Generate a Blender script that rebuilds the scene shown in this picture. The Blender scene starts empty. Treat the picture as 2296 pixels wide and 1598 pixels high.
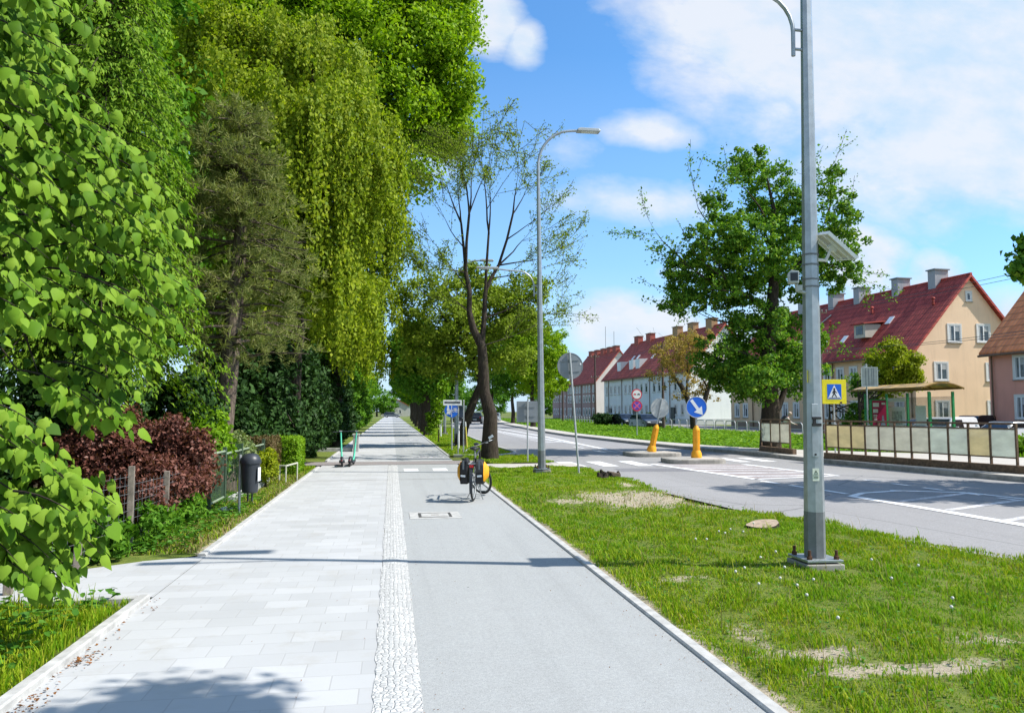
import bpy, bmesh, math, random
import numpy as np
from mathutils import Vector, Matrix, Euler
PI = math.pi
R = math.radians
sc = bpy.context.scene
col = sc.collection
rnd = random.Random(7)

# ------------------------------------------------------------------ camera
CAMH = 1.65
YAW, PITCH, FPX = R(9.0), R(4.14), 1700.0     # px in a 2296 x 1598 frame
cam_d = bpy.data.cameras.new('camera'); cam = bpy.data.objects.new('camera', cam_d); col.objects.link(cam)
cam.location = (0, 0, CAMH); cam.rotation_euler = (PI/2 + PITCH, 0, -YAW)
cam_d.sensor_width = 36.0; cam_d.lens = 36.0*FPX/2296; cam_d.clip_start = .05; cam_d.clip_end = 5000
sc.camera = cam
CR = Euler((PI/2 + PITCH, 0, -YAW)).to_matrix()

def ray(px, py):
    return (CR @ Vector(((px-1148)/FPX, -(py-799)/FPX, -1))).normalized()
def G(px, py, z=0.0):
    """point of the ground seen at a place of the photograph"""
    d = ray(px, py); t = (z-CAMH)/d.z
    return Vector((d.x*t, d.y*t, z))
def at(px, py, Y):
    """point at a known distance Y along the street"""
    d = ray(px, py); t = Y/d.y
    return Vector((d.x*t, Y, CAMH+d.z*t))

# ------------------------------------------------------------------ objects
def link(o, parent=None):
    col.objects.link(o)
    if parent is not None: o.parent = parent
    return o
def tag(o, label=None, cat=None, group=None, kind=None):
    if label: o['label'] = label
    if cat: o['category'] = cat
    if group: o['group'] = group
    if kind: o['kind'] = kind
    return o
def thing(name, label, cat, loc=(0,0,0), rz=0, group=None, rot=None):
    o = bpy.data.objects.new(name, None); o.empty_display_size = .1
    col.objects.link(o); o.location = loc
    o.rotation_euler = rot if rot else (0,0,rz)
    return tag(o, label, cat, group)
KIDS = {}
def kids(o): return [c for c in bpy.data.objects if c.parent == o]
def dup(o, loc=None, rz=None, label=None, parent=None):
    c = o.copy(); col.objects.link(c)
    if parent is not None: c.parent = parent
    if loc is not None: c.location = loc
    if rz is not None: c.rotation_euler = (0,0,rz)
    if label: c['label'] = label
    for k in kids(o): dup(k, parent=c)
    return c

class MB:
    def __init__(s): s.v=[]; s.f=[]
    def add(s, vs, fs):
        n=len(s.v); s.v += [tuple(v) for v in vs]; s.f += [tuple(i+n for i in f) for f in fs]; return s
    def box(s, c, size, rz=0, rot=None):
        m = rot if rot is not None else Matrix.Rotation(rz,3,'Z')
        x,y,z=[a/2 for a in size]; c=Vector(c)
        vs=[c+m@Vector(p) for p in ((-x,-y,-z),(x,-y,-z),(x,y,-z),(-x,y,-z),(-x,-y,z),(x,-y,z),(x,y,z),(-x,y,z))]
        return s.add(vs,[(3,2,1,0),(4,5,6,7),(0,1,5,4),(1,2,6,5),(2,3,7,6),(3,0,4,7)])
    def b2(s, lo, hi):
        return s.box([(a+b)/2 for a,b in zip(lo,hi)],[b-a for a,b in zip(lo,hi)])
    def tube(s, pts, r, n=8, cap=True):
        pts=[Vector(p) for p in pts]; k=len(pts)
        rs=r if isinstance(r,(list,tuple)) else [r]*k
        vs=[]; up=Vector((0,0,1)); prev=None
        for i,p in enumerate(pts):
            d=(pts[min(i+1,k-1)]-pts[max(i-1,0)])
            if d.length<1e-9: d=Vector((0,0,1))
            d.normalize()
            if prev is None:
                a=d.cross(up) if abs(d.z)<.95 else d.cross(Vector((1,0,0)))
            else:
                a=prev-d*prev.dot(d)
                if a.length<1e-6: a=d.cross(up)
            a.normalize(); prev=a; b=d.cross(a)
            for j in range(n):
                t=2*PI*(j+.5)/n
                vs.append(p+(a*math.cos(t)+b*math.sin(t))*rs[i])
        fs=[]
        for i in range(k-1):
            for j in range(n):
                j2=(j+1)%n
                fs.append((i*n+j,i*n+j2,(i+1)*n+j2,(i+1)*n+j))
        if cap:
            fs.append(tuple(range(n-1,-1,-1))); fs.append(tuple((k-1)*n+j for j in range(n)))
        return s.add(vs,fs)
    def cyl(s, p0, p1, r0, r1=None, n=16):
        return s.tube([p0,p1],[r0,r0 if r1 is None else r1],n)
    def lathe(s, prof, n=24, c=(0,0,0), m=None):
        c=Vector(c); vs=[]
        for r,z in prof:
            for j in range(n):
                t=2*PI*j/n; p=Vector((r*math.cos(t),r*math.sin(t),z))
                vs.append(c+(m@p if m is not None else p))
        k=len(prof); fs=[]
        for i in range(k-1):
            for j in range(n):
                j2=(j+1)%n; fs.append((i*n+j,i*n+j2,(i+1)*n+j2,(i+1)*n+j))
        fs.append(tuple(range(n-1,-1,-1))); fs.append(tuple((k-1)*n+j for j in range(n)))
        return s.add(vs,fs)
    def prism(s, outline, d, axis='y', o=(0,0,0)):
        """outline of (a,b) pairs, thickness d: axis y -> (a,0..d,b); axis z -> (a,b,0..d); axis x -> (0..d,a,b)"""
        o=Vector(o); n=len(outline)
        def P(a,b,t):
            return o+Vector({'y':(a,t,b),'z':(a,b,t),'x':(t,a,b)}[axis])
        vs=[P(a,b,0) for a,b in outline]+[P(a,b,d) for a,b in outline]
        fs=[tuple(range(n)),tuple(range(2*n-1,n-1,-1))]
        fs+=[(i,n+i,n+(i+1)%n,(i+1)%n) for i in range(n)]
        return s.add(vs,fs)
    def poly(s, pts): return s.add(pts,[tuple(range(len(pts)))])
    def ball(s, c, r, n=10, sq=(1,1,1)):
        c=Vector(c); k=max(4,n//2+1); vs=[]; fs=[]
        for i in range(k+1):
            ph=PI*i/k
            for j in range(n):
                t=2*PI*j/n
                vs.append(c+Vector((r*sq[0]*math.sin(ph)*math.cos(t),r*sq[1]*math.sin(ph)*math.sin(t),r*sq[2]*math.cos(ph))))
        for i in range(k):
            for j in range(n):
                fs.append((i*n+j,(i+1)*n+j,(i+1)*n+(j+1)%n,i*n+(j+1)%n))
        return s.add(vs,fs)
    def torus(s, c, Rr, r, m=None, n=28, k=8):
        c=Vector(c); vs=[]; fs=[]
        for i in range(n):
            a=2*PI*i/n
            for j in range(k):
                b=2*PI*j/k
                p=Vector(((Rr+r*math.cos(b))*math.cos(a),(Rr+r*math.cos(b))*math.sin(a),r*math.sin(b)))
                vs.append(c+(m@p if m is not None else p))
        for i in range(n):
            for j in range(k):
                fs.append((i*k+j,((i+1)%n)*k+j,((i+1)%n)*k+(j+1)%k,i*k+(j+1)%k))
        return s.add(vs,fs)
    def build(s, name, mat, parent=None, smooth=None, bevel=0, fix=True):
        me=bpy.data.meshes.new(name); me.from_pydata(s.v,[],s.f)
        if fix:
            bm=bmesh.new(); bm.from_mesh(me); bmesh.ops.recalc_face_normals(bm,faces=bm.faces); bm.to_mesh(me); bm.free()
        me.update()
        if mat: me.materials.append(mat)
        if smooth is not None:
            me.polygons.foreach_set('use_smooth',[True]*len(me.polygons)); me.set_sharp_from_angle(angle=R(smooth))
        o=bpy.data.objects.new(name,me); link(o,parent)
        if bevel:
            b=o.modifiers.new('bevel','BEVEL'); b.width=bevel; b.segments=2; b.limit_method='ANGLE'; b.angle_limit=R(40)
        return o

def disc_pts(r, n=32): return [(r*math.cos(2*PI*i/n), r*math.sin(2*PI*i/n)) for i in range(n)]

# ------------------------------------------------------------------ materials
def newmat(name):
    m=bpy.data.materials.new(name); m.use_nodes=True; nt=m.node_tree
    for n in list(nt.nodes): nt.nodes.remove(n)
    out=nt.nodes.new('ShaderNodeOutputMaterial')
    return m,nt,out
def nd(nt,t,**kw):
    n=nt.nodes.new(t)
    for k,v in kw.items():
        if k in n.inputs: n.inputs[k].default_value=v
        else: setattr(n,k,v)
    return n
def rgba(c): return (c[0],c[1],c[2],1)
def mixc(nt,fac,a,b,mode='MIX'):
    n=nt.nodes.new('ShaderNodeMix'); n.data_type='RGBA'; n.blend_type=mode
    for sck,v in ((0,fac),(6,a),(7,b)):
        if hasattr(v,'is_output'): nt.links.new(v,n.inputs[sck])
        elif sck==0: n.inputs[0].default_value=v
        else: n.inputs[sck].default_value=rgba(v)
    return n.outputs[2]
def math_(nt,op,a,b=None,clamp=False):
    n=nt.nodes.new('ShaderNodeMath'); n.operation=op; n.use_clamp=clamp
    for i,v in enumerate((a,b)):
        if v is None: continue
        if hasattr(v,'is_output'): nt.links.new(v,n.inputs[i])
        else: n.inputs[i].default_value=v
    return n.outputs[0]
def ramp(nt,fac,stops):
    n=nt.nodes.new('ShaderNodeValToRGB'); cr=n.color_ramp
    while len(cr.elements)<len(stops): cr.elements.new(.5)
    for e,(p,c) in zip(cr.elements,stops): e.position=p; e.color=rgba(c)
    nt.links.new(fac,n.inputs[0]); return n.outputs[0]
def noise(nt,scale,detail=4,rough=.6,vec=None,out='Fac',dist=0):
    n=nt.nodes.new('ShaderNodeTexNoise'); n.inputs['Scale'].default_value=scale; n.inputs['Detail'].default_value=detail
    n.inputs['Roughness'].default_value=rough; n.inputs['Distortion'].default_value=dist
    if vec is not None: nt.links.new(vec,n.inputs['Vector'])
    return n.outputs[out]
def ocoord(nt): return nt.nodes.new('ShaderNodeTexCoord').outputs['Object']
def wcoord(nt): return nt.nodes.new('ShaderNodeNewGeometry').outputs['Position']
def mapv(nt,vec,scale=(1,1,1),rot=(0,0,0),loc=(0,0,0)):
    n=nt.nodes.new('ShaderNodeMapping'); n.inputs['Scale'].default_value=scale; n.inputs['Rotation'].default_value=rot; n.inputs['Location'].default_value=loc
    nt.links.new(vec,n.inputs[0]); return n.outputs[0]
def bump(nt,h,strength=.3,dist=.01):
    n=nt.nodes.new('ShaderNodeBump'); n.inputs['Strength'].default_value=strength; n.inputs['Distance'].default_value=dist
    nt.links.new(h,n.inputs['Height']); return n.outputs[0]
def bsdf(nt,out,colr,rough=.7,metal=0,spec=.4,normal=None,**kw):
    b=nt.nodes.new('ShaderNodeBsdfPrincipled')
    for k,v in (('Base Color',colr),('Roughness',rough)):
        if hasattr(v,'is_output'): nt.links.new(v,b.inputs[k])
        else: b.inputs[k].default_value=rgba(v) if k=='Base Color' else v
    b.inputs['Metallic'].default_value=metal; b.inputs['Specular IOR Level'].default_value=spec
    for k,v in kw.items(): b.inputs[k].default_value=v
    if normal is not None: nt.links.new(normal,b.inputs['Normal'])
    if out is not None: nt.links.new(b.outputs[0],out.inputs[0])
    return b.outputs[0]
def M(name,c,rough=.7,var=.12,scale=4,bmp=0,bscale=60,metal=0,spec=.4,c2=None,detail=5,thr=(.35,.65),bd=.004,**kw):
    m,nt,out=newmat(name); v=ocoord(nt)
    n1=noise(nt,scale,detail,.62,v)
    a=[x*(1-var) for x in c]; b=c2 if c2 else [min(1,x*(1+var)) for x in c]
    cl=ramp(nt,n1,[(thr[0],a),(thr[1],b)])
    nrm=None
    if bmp: nrm=bump(nt,noise(nt,bscale,4,.6,v),bmp,bd)
    bsdf(nt,out,cl,rough,metal,spec,nrm,**kw); return m
def leafmat(name,cols,trans=.35,rough=.45,spec=.35,big=None):
    rough=min(.7,rough+.12); spec=spec*.35
    m,nt,out=newmat(name); g=nt.nodes.new('ShaderNodeNewGeometry')
    n=len(cols); cl=ramp(nt,g.outputs['Random Per Island'],[((i+.0)/max(1,n-1),c) for i,c in enumerate(cols)])
    if big:   # slow drift of tone through the crown
        f=noise(nt,big[0],2,.5,ocoord(nt)); f=ramp(nt,f,[(.35,(0,0,0)),(.65,(1,1,1))])
        cl=mixc(nt,f,cl,mixc(nt,1.0,cl,big[1],'MULTIPLY'))
    b=bsdf(nt,None,cl,rough,0,spec)
    t=nt.nodes.new('ShaderNodeBsdfTranslucent'); tc=mixc(nt,1.0,cl,(1.15,1.25,.55),'MULTIPLY'); nt.links.new(tc,t.inputs[0])
    x=nt.nodes.new('ShaderNodeMixShader'); x.inputs[0].default_value=trans
    nt.links.new(b,x.inputs[1]); nt.links.new(t.outputs[0],x.inputs[2]); nt.links.new(x.outputs[0],out.inputs[0])
    return m
def glass(name,c=(.03,.04,.05),rough=.05,alpha=1.0):
    m,nt,out=newmat(name)
    n1=noise(nt,2.0,3,.5,ocoord(nt)); cl=ramp(nt,n1,[(.4,[x*.6 for x in c]),(.65,[min(1,x*1.7) for x in c])])
    b=bsdf(nt,None,cl,rough,0,.6)
    if alpha<1:
        t=nt.nodes.new('ShaderNodeBsdfTransparent'); x=nt.nodes.new('ShaderNodeMixShader'); x.inputs[0].default_value=alpha
        nt.links.new(t.outputs[0],x.inputs[1]); nt.links.new(b,x.inputs[2]); nt.links.new(x.outputs[0],out.inputs[0])
    else: nt.links.new(b,out.inputs[0])
    return m

MAT={}
MAT['galv']=M('galvanised steel',(.36,.39,.41),.42,.12,9,.05,80,.65,.5)
MAT['galvd']=M('coated steel foot',(.17,.18,.19),.6,.15,9,.05,80,.2,.4)
MAT['steel']=M('grey painted steel',(.42,.44,.45),.5,.1,12,0,80,.3)
MAT['signback']=M('sign back grey',(.21,.23,.25),.5,.08,5,0,80,.25)
MAT['signbackl']=M('weathered aluminium',(.42,.44,.44),.5,.12,5,0,80,.3)
MAT['white']=M('white paint',(.78,.79,.8),.5,.05,8)
MAT['black']=M('black rubber',(.016,.016,.017),.55,.3,20,.1)
MAT['bin']=M('dark plastic',(.028,.032,.04),.42,.15,6,.03,200)
MAT['red']=M('red reflective sheet',(.62,.03,.06),.4,.08,8)
MAT['blue']=M('blue reflective sheet',(.012,.13,.62),.35,.08,6)
MAT['violet']=M('faded blue sheet',(.13,.07,.5),.4,.08,6)
MAT['yellow']=M('yellow reflective sheet',(.85,.72,.02),.4,.06,6)
MAT['amber']=M('amber bollard plastic',(.82,.36,.015),.42,.14,5,.04,60)
MAT['rust']=M('brown painted steel',(.145,.09,.052),.7,.4,14,.2,90)
MAT['rustl']=M('rusted bolt',(.09,.04,.02),.8,.4,30,.2)
MAT['conc']=M('pale concrete',(.40,.395,.38),.85,.2,7,.25,90)
MAT['concd']=M('weathered concrete',(.30,.28,.25),.9,.22,6,.3,70)
MAT['greenp']=M('green painted steel',(.035,.30,.10),.5,.15,9)
MAT['mint']=M('mint scooter paint',(.12,.62,.42),.4,.05,9)
MAT['wood']=M('grey weathered wood',(.20,.17,.14),.85,.35,10,.3,50)
def barkmat(name,c):
    m,nt,out=newmat(name); v=mapv(nt,ocoord(nt),(1,1,.22))
    n1=noise(nt,22,6,.7,v,'Fac',.6); n2=noise(nt,5,4,.6,ocoord(nt))
    cl=ramp(nt,n1,[(.32,[x*.35 for x in c]),(.52,c),(.72,[x*1.7 for x in c])])
    cl=mixc(nt,ramp(nt,n2,[(.5,(0,0,0)),(.75,(.6,.6,.6))]),cl,(c[0]*1.1,c[1]*1.35,c[2]*.9))
    bsdf(nt,out,cl,.95,0,.15,bump(nt,n1,1.0,.035)); return m
MAT['bark']=barkmat('dark bark',(.052,.041,.032))
MAT['barkl']=barkmat('paler bark',(.13,.10,.08))
MAT['glass']=glass('window glass',(.045,.055,.07),.04)
MAT['carglass']=glass('car glass',(.012,.014,.017),.06)
MAT['redlamp']=M('red lamp lens',(.55,.02,.02),.2,.05,8)
MAT['lamp']=M('clear lamp lens',(.7,.72,.74),.15,.05,8)
MAT['lampface']=M('lamp diffuser',(.6,.63,.66),.3,.05,8)
# ------------------------------------------------------------------ numpy meshes (leaves, blades)
def npmesh(name, V, F, mat, parent=None, smooth=False):
    """V: (n,k,3) vertices of n copies of a template, F: (f,4) quads of the template"""
    n,k,_=V.shape; F=np.asarray(F,dtype=np.int64); f,q=F.shape
    idx=(np.arange(n)[:,None,None]*k+F[None]).reshape(-1).astype(np.int32)
    me=bpy.data.meshes.new(name); me.vertices.add(n*k); me.vertices.foreach_set('co',V.reshape(-1).astype(np.float32))
    me.loops.add(len(idx)); me.loops.foreach_set('vertex_index',idx)
    nf=n*f; me.polygons.add(nf); me.polygons.foreach_set('loop_start',(np.arange(nf)*q).astype(np.int32))
    if smooth: me.polygons.foreach_set('use_smooth',np.ones(nf,dtype=bool))
    me.update(calc_edges=True); me.validate()
    me.materials.append(mat)
    return link(bpy.data.objects.new(name,me),parent)
def unit(a): return a/np.maximum(1e-9,np.linalg.norm(a,axis=-1,keepdims=True))
def frames(D,N):
    D=unit(D); S=unit(np.cross(N,D)); N=np.cross(D,S); return D,S,N
DIAMOND=(np.array([(-.5,0,0),(-.05,.5,.10),(.5,0,-.08),(-.05,-.5,.10)]),[(0,1,2,3)])
OVAL=(np.array([(-.5,0,0),(-.25,.42,.06),(.15,.42,.05),(.5,0,-.1),(.15,-.42,.05),(-.25,-.42,.06)]),[(0,1,2,3),(0,3,4,5)])
NEEDLE=(np.array([(0,-.5,0),(1,-.15,0),(1,.15,0),(0,.5,0)]),[(0,1,2,3)])
def hw(u,v,f=.42,dr=.28): return (u,v,-abs(v)*f-dr*max(0,u)**2+(.03 if v==0 else 0))
HEART=(np.array([hw(0,0),hw(.36,0),hw(.72,0),hw(1.12,0),
   hw(-.14,.22),hw(.05,.48),hw(.40,.50),hw(.72,.30),
   hw(-.14,-.22),hw(.05,-.48),hw(.40,-.50),hw(.72,-.30)]),
   [(0,1,5,4),(1,2,6,5),(2,3,7,6),(1,0,8,9),(2,1,9,10),(3,2,10,11)])
vrng=np.random.default_rng(77)
def leaves(name,P,D,N,S,mat,parent,tmpl=DIAMOND,asp=.6,smooth=False):
    T,F=tmpl; D,Sd,Nn=frames(D,N); S=np.asarray(S)[:,None,None] if np.ndim(S) else S
    n=len(P); a_=asp*vrng.uniform(.78,1.22,(n,1,1)); w_=vrng.uniform(.2,2.0,(n,1,1)); s_=vrng.normal(0,.10,(n,1,1))
    V=P[:,None,:]+S*(T[None,:,0:1]*D[:,None]+(T[None,:,1:2]*a_+s_*T[None,:,0:1]**2)*Sd[:,None]+T[None,:,2:3]*w_*Nn[:,None])
    return npmesh(name,V,F,mat,parent,smooth)

# ------------------------------------------------------------------ lie of the land
LY=[-40,3,8,10.9,13,17,22,30,40,51,70,88,110,150,260]
LX=[7.4,7.1,6.75,6.25,5.95,5.65,5.5,5.0,4.75,5.0,5.8,6.8,8.8,13.2,29]
RY=[-40,8,15.9,18,20,22,26.5,28.4,32,37,50,58,70,90,108,150,260]
RX=[20,16.5,14.7,14.25,14.0,13.75,13.5,13.3,12.75,12.28,11.6,11.8,12.4,13.6,14.9,19,35]
def XL(y): return float(np.interp(y,LY,LX))
def XR(y): return float(np.interp(y,RY,RX))
PL,PR=-2.08,2.06              # walkway left edge, cycle path right edge

def sheet(name,rows,mat,z=0.0,kind='structure'):
    """rows: list of lists of (x,y[,z]) with equal length"""
    k=len(rows[0]); vs=[]; fs=[]
    for r in rows:
        for p in r: vs.append((p[0],p[1],p[2] if len(p)>2 else z))
    for i in range(len(rows)-1):
        for j in range(k-1): fs.append((i*k+j,i*k+j+1,(i+1)*k+j+1,(i+1)*k+j))
    me=bpy.data.meshes.new(name); me.from_pydata(vs,[],fs); me.update(); me.materials.append(mat)
    o=link(bpy.data.objects.new(name,me)); o['kind']=kind; return o
def kerb(name,line,w,h,mat,z0=-.05,kind='structure'):
    """a real kerb along a line: w to the right of travel"""
    vs=[];fs=[];n=len(line)
    for i,(x,y) in enumerate(line):
        a=Vector(line[max(i-1,0)]); b=Vector(line[min(i+1,n-1)]); d=(b-a).normalized(); q=Vector((d.y,-d.x))
        p=Vector((x,y)); e=p+q*w; b1=p+q*.012; e1=e-q*.012
        vs+=[(p.x,p.y,z0),(p.x,p.y,h-.012),(b1.x,b1.y,h),(e1.x,e1.y,h),(e.x,e.y,h-.012),(e.x,e.y,z0)]
    for i in range(n-1):
        for j in range(5): fs.append((i*6+j,i*6+j+1,(i+1)*6+j+1,(i+1)*6+j))
    fs+=[(0,1,2,3,4,5),tuple((n-1)*6+j for j in range(5,-1,-1))]
    me=bpy.data.meshes.new(name); me.from_pydata(vs,[],fs); 
    bm=bmesh.new(); bm.from_mesh(me); bmesh.ops.recalc_face_normals(bm,faces=bm.faces); bm.to_mesh(me); bm.free()
    me.materials.append(mat); o=link(bpy.data.objects.new(name,me)); o['kind']=kind; return o

# ---- surface materials
def asphalt(name,c,crack=.0,seams=True):
    m,nt,out=newmat(name); v=wcoord(nt)
    big=noise(nt,.35,3,.6,mapv(nt,v,(1,.25,1))); fine=noise(nt,120,3,.7,v); mid=noise(nt,6,5,.65,v)
    cl=ramp(nt,big,[(.3,[x*.82 for x in c]),(.7,[x*1.13 for x in c])])
    cl=mixc(nt,ramp(nt,mid,[(.35,(0,0,0)),(.7,(1,1,1))]),cl,mixc(nt,1,cl,(.88,.87,.86),'MULTIPLY'))
    cl=mixc(nt,.55,cl,ramp(nt,fine,[(.3,[x*.55 for x in c]),(.7,[x*1.4 for x in c])]))
    lg=noise(nt,1.5,4,.6,mapv(nt,v,(2.2,.06,1))); cl=mixc(nt,ramp(nt,lg,[(.5,(0,0,0)),(.72,(.55,.55,.55))]),cl,mixc(nt,1,cl,(.84,.84,.84),'MULTIPLY'))
    st=noise(nt,.9,6,.75,v,'Fac',.8); cl=mixc(nt,ramp(nt,st,[(.60,(0,0,0)),(.74,(.4,.4,.4))]),cl,mixc(nt,1,cl,(.72,.71,.69),'MULTIPLY'))
    gr=noise(nt,34,3,.8,v); cl=mixc(nt,.6,cl,mixc(nt,1,cl,ramp(nt,gr,[(.3,(.78,.78,.78)),(.7,(1.2,1.2,1.2))]),'MULTIPLY'))
    dt=noise(nt,9,2,.5,v); cl=mixc(nt,ramp(nt,dt,[(.76,(0,0,0)),(.79,(.7,.7,.7))]),cl,(.06,.055,.05))
    if crack:
        vo=nt.nodes.new('ShaderNodeTexVoronoi'); vo.feature='DISTANCE_TO_EDGE'; vo.inputs['Scale'].default_value=.22
        nt.links.new(mixc(nt,.06,v,noise(nt,3,4,.6,v,'Color'),'ADD'),vo.inputs['Vector'])
        k=ramp(nt,vo.outputs['Distance'],[(0,(1,1,1)),(.0022,(0,0,0))])
        cl=mixc(nt,math_(nt,'MULTIPLY',k,crack),cl,(.04,.04,.04))
    bsdf(nt,out,cl,.9,0,.25,bump(nt,fine,.5,.004)); return m
MAT['road']=asphalt('road asphalt',(.28,.274,.276),.6)
MAT['cycle']=asphalt('cycle path asphalt',(.335,.345,.345),0)
MAT['drive']=asphalt('side drive asphalt',(.25,.225,.22),.3)

def slabs(name,c,w,h,mortar,jc):
    m,nt,out=newmat(name); v=wcoord(nt)
    br=nt.nodes.new('ShaderNodeTexBrick'); br.inputs['Scale'].default_value=1; br.inputs['Brick Width'].default_value=w; br.inputs['Row Height'].default_value=h
    br.inputs['Mortar Size'].default_value=mortar; br.inputs['Mortar Smooth'].default_value=.3; br.inputs['Bias'].default_value=0
    br.inputs['Color1'].default_value=rgba([x*.92 for x in c]); br.inputs['Color2'].default_value=rgba([min(1,x*1.06) for x in c]); br.inputs['Mortar'].default_value=rgba(jc)
    nt.links.new(v,br.inputs['Vector'])
    big=noise(nt,.6,4,.6,v); cl=mixc(nt,ramp(nt,big,[(.35,(0,0,0)),(.7,(1,1,1))]),br.outputs['Color'],mixc(nt,1,br.outputs['Color'],(.90,.90,.89),'MULTIPLY'))
    sp=noise(nt,45,4,.7,v); cl=mixc(nt,ramp(nt,sp,[(.60,(0,0,0)),(.80,(.5,.5,.5))]),cl,[x*.72 for x in c])
    st=noise(nt,2.3,5,.7,v); cl=mixc(nt,ramp(nt,st,[(.54,(0,0,0)),(.78,(.55,.55,.55))]),cl,(.33,.31,.275))
    hgt=math_(nt,'SUBTRACT',math_(nt,'MULTIPLY',sp,.25),math_(nt,'MULTIPLY',br.outputs['Fac'],1.0))
    bsdf(nt,out,cl,.85,0,.3,bump(nt,hgt,.35,.004)); return m
MAT['slab']=slabs('concrete paving slabs',(.425,.43,.435),.35,.25,.005,(.37,.37,.37))
MAT['pave2']=slabs('beige pavement slabs',(.46,.43,.39),.5,.5,.006,(.33,.30,.27))
def cobbles(name):
    m,nt,out=newmat(name); v=wcoord(nt)
    vo=nt.nodes.new('ShaderNodeTexVoronoi'); vo.inputs['Scale'].default_value=26; vo.inputs['Randomness'].default_value=.75; nt.links.new(v,vo.inputs['Vector'])
    ve=nt.nodes.new('ShaderNodeTexVoronoi'); ve.feature='DISTANCE_TO_EDGE'; ve.inputs['Scale'].default_value=26; ve.inputs['Randomness'].default_value=.75; nt.links.new(v,ve.inputs['Vector'])
    e=ramp(nt,ve.outputs['Distance'],[(.02,(0,0,0)),(.16,(1,1,1))])
    hs=nt.nodes.new('ShaderNodeSeparateColor'); nt.links.new(vo.outputs['Color'],hs.inputs[0])
    cl=ramp(nt,hs.outputs[0],[(0,(.39,.39,.385)),(.5,(.48,.48,.47)),(1,(.57,.57,.56))])
    cl=mixc(nt,math_(nt,'MULTIPLY',math_(nt,'SUBTRACT',1,e),.36),cl,(.40,.39,.37))
    bsdf(nt,out,cl,.8,0,.3,bump(nt,e,.7,.010)); return m
MAT['cobble']=cobbles('granite setts')
def soilmat():
    m,nt,out=newmat('verge soil'); v=wcoord(nt)
    a=nt.nodes.new('ShaderNodeAttribute'); a.attribute_name='sand'
    n1=noise(nt,7,6,.7,v); n2=noise(nt,60,4,.7,v)
    grass=ramp(nt,n1,[(.3,(.075,.125,.018)),(.7,(.19,.215,.045))])
    sand=ramp(nt,n2,[(.3,(.27,.22,.15)),(.7,(.50,.44,.34))])
    f=math_(nt,'ADD',a.outputs['Fac'],math_(nt,'MULTIPLY',math_(nt,'SUBTRACT',n1,.5),1.1))
    f=ramp(nt,f,[(.42,(0,0,0)),(.62,(1,1,1))])
    bsdf(nt,out,mixc(nt,f,grass,sand),.95,0,.15,bump(nt,n2,.9,.02)); return m
MAT['soil']=soilmat()
MAT['ground']=M('open ground',(.10,.15,.025),.95,.4,.35,.5,12,0,.15,(.17,.19,.05),8)

# ---- base ground to the horizon, roads, paths
sheet('ground',[[(-2500,-400),(2500,-400)],[(-2500,3000),(2500,3000)]],MAT['ground'],-.06)
ys=list(np.concatenate([np.arange(-40,60,2.5),np.arange(60,262,8)]))
sheet('road',[[(XL(y)-.25,y),((XL(y)+XR(y))/2,y),(XR(y)+.05,y)] for y in ys],MAT['road'],-.012)
yk=[float(y) for y in np.arange(-12,252,4.0)]
sheet('pavement',[[(PL,y),(-.08,y)] for y in yk],MAT['slab'],.0)
rr=random.Random(3)
sheet('pavement',[[(-.08,y),(.19,y)] for y in (25.4,60,120,250)],MAT['slab'],.0)
sheet('sett_strip',[[(-.085+rr.uniform(-.012,.012),y,.004),(.05,y,.010),(.195,y,.004)] for y in np.arange(-12,23.9,.11)],MAT['cobble'])
sheet('cycle_path',[[(.19,y),(PR,y)] for y in yk],MAT['cycle'],.0)
sheet('side_drive',[[(-7,23.9),(-2,23.95),(0,24.0),(2.6,24.0)],[(-7,25.5),(-2,25.5),(0,25.45),(3.6,25.7)]],MAT['drive'],.008)
sheet('far_crossroad',[[(-40,205),(40,205)],[(-40,212),(40,212)]],MAT['drive'],.008)
kl=[(PL+.0,float(y)) for y in np.concatenate([np.arange(-8,7.2,.8)])]
def left_edge(y): return PL + (.04*math.sin(y*1.7))
kerb('kerb_edge',[(PL-.09,y) for y in list(np.arange(-8,7,1.0))+[7.22]],.09,.05,MAT['conc'])
kerb('kerb_edge',[(PL-.09,y) for y in np.arange(9.25,23.6,1.0)],.09,.03,MAT['conc'])
kerb('kerb_edge',[(PL-.09,y) for y in np.arange(26.0,200,6.0)],.09,.03,MAT['conc'])
kerb('path_edging',[(PR,float(y)) for y in np.arange(-10,22.4,1.0)],.10,.022,MAT['conc'])
kerb('path_edging',[(PR,float(y)) for y in np.arange(28.6,200,6.0)],.10,.022,MAT['conc'])
sheet('driveway_slabs',[[(-6.2,7.3),(-4,7.25),(PL,7.3)],[(-6.2,8.55),(-4,8.6),(-2.9,8.75),][0:2]+[(PL,9.25)]],MAT['slab'],.004)
kerb('driveway_edging',[(-6,7.2),(-4,7.17),(PL-.09,7.2)],.08,.05,MAT['conc'])
sheet('crossing_link',[[(2.1,21.9),(3.6,22.2),(5.75,22.3)],[(2.1,23.9),(3.6,23.7),(5.7,23.9)]],MAT['pave2'],.012)
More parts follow.
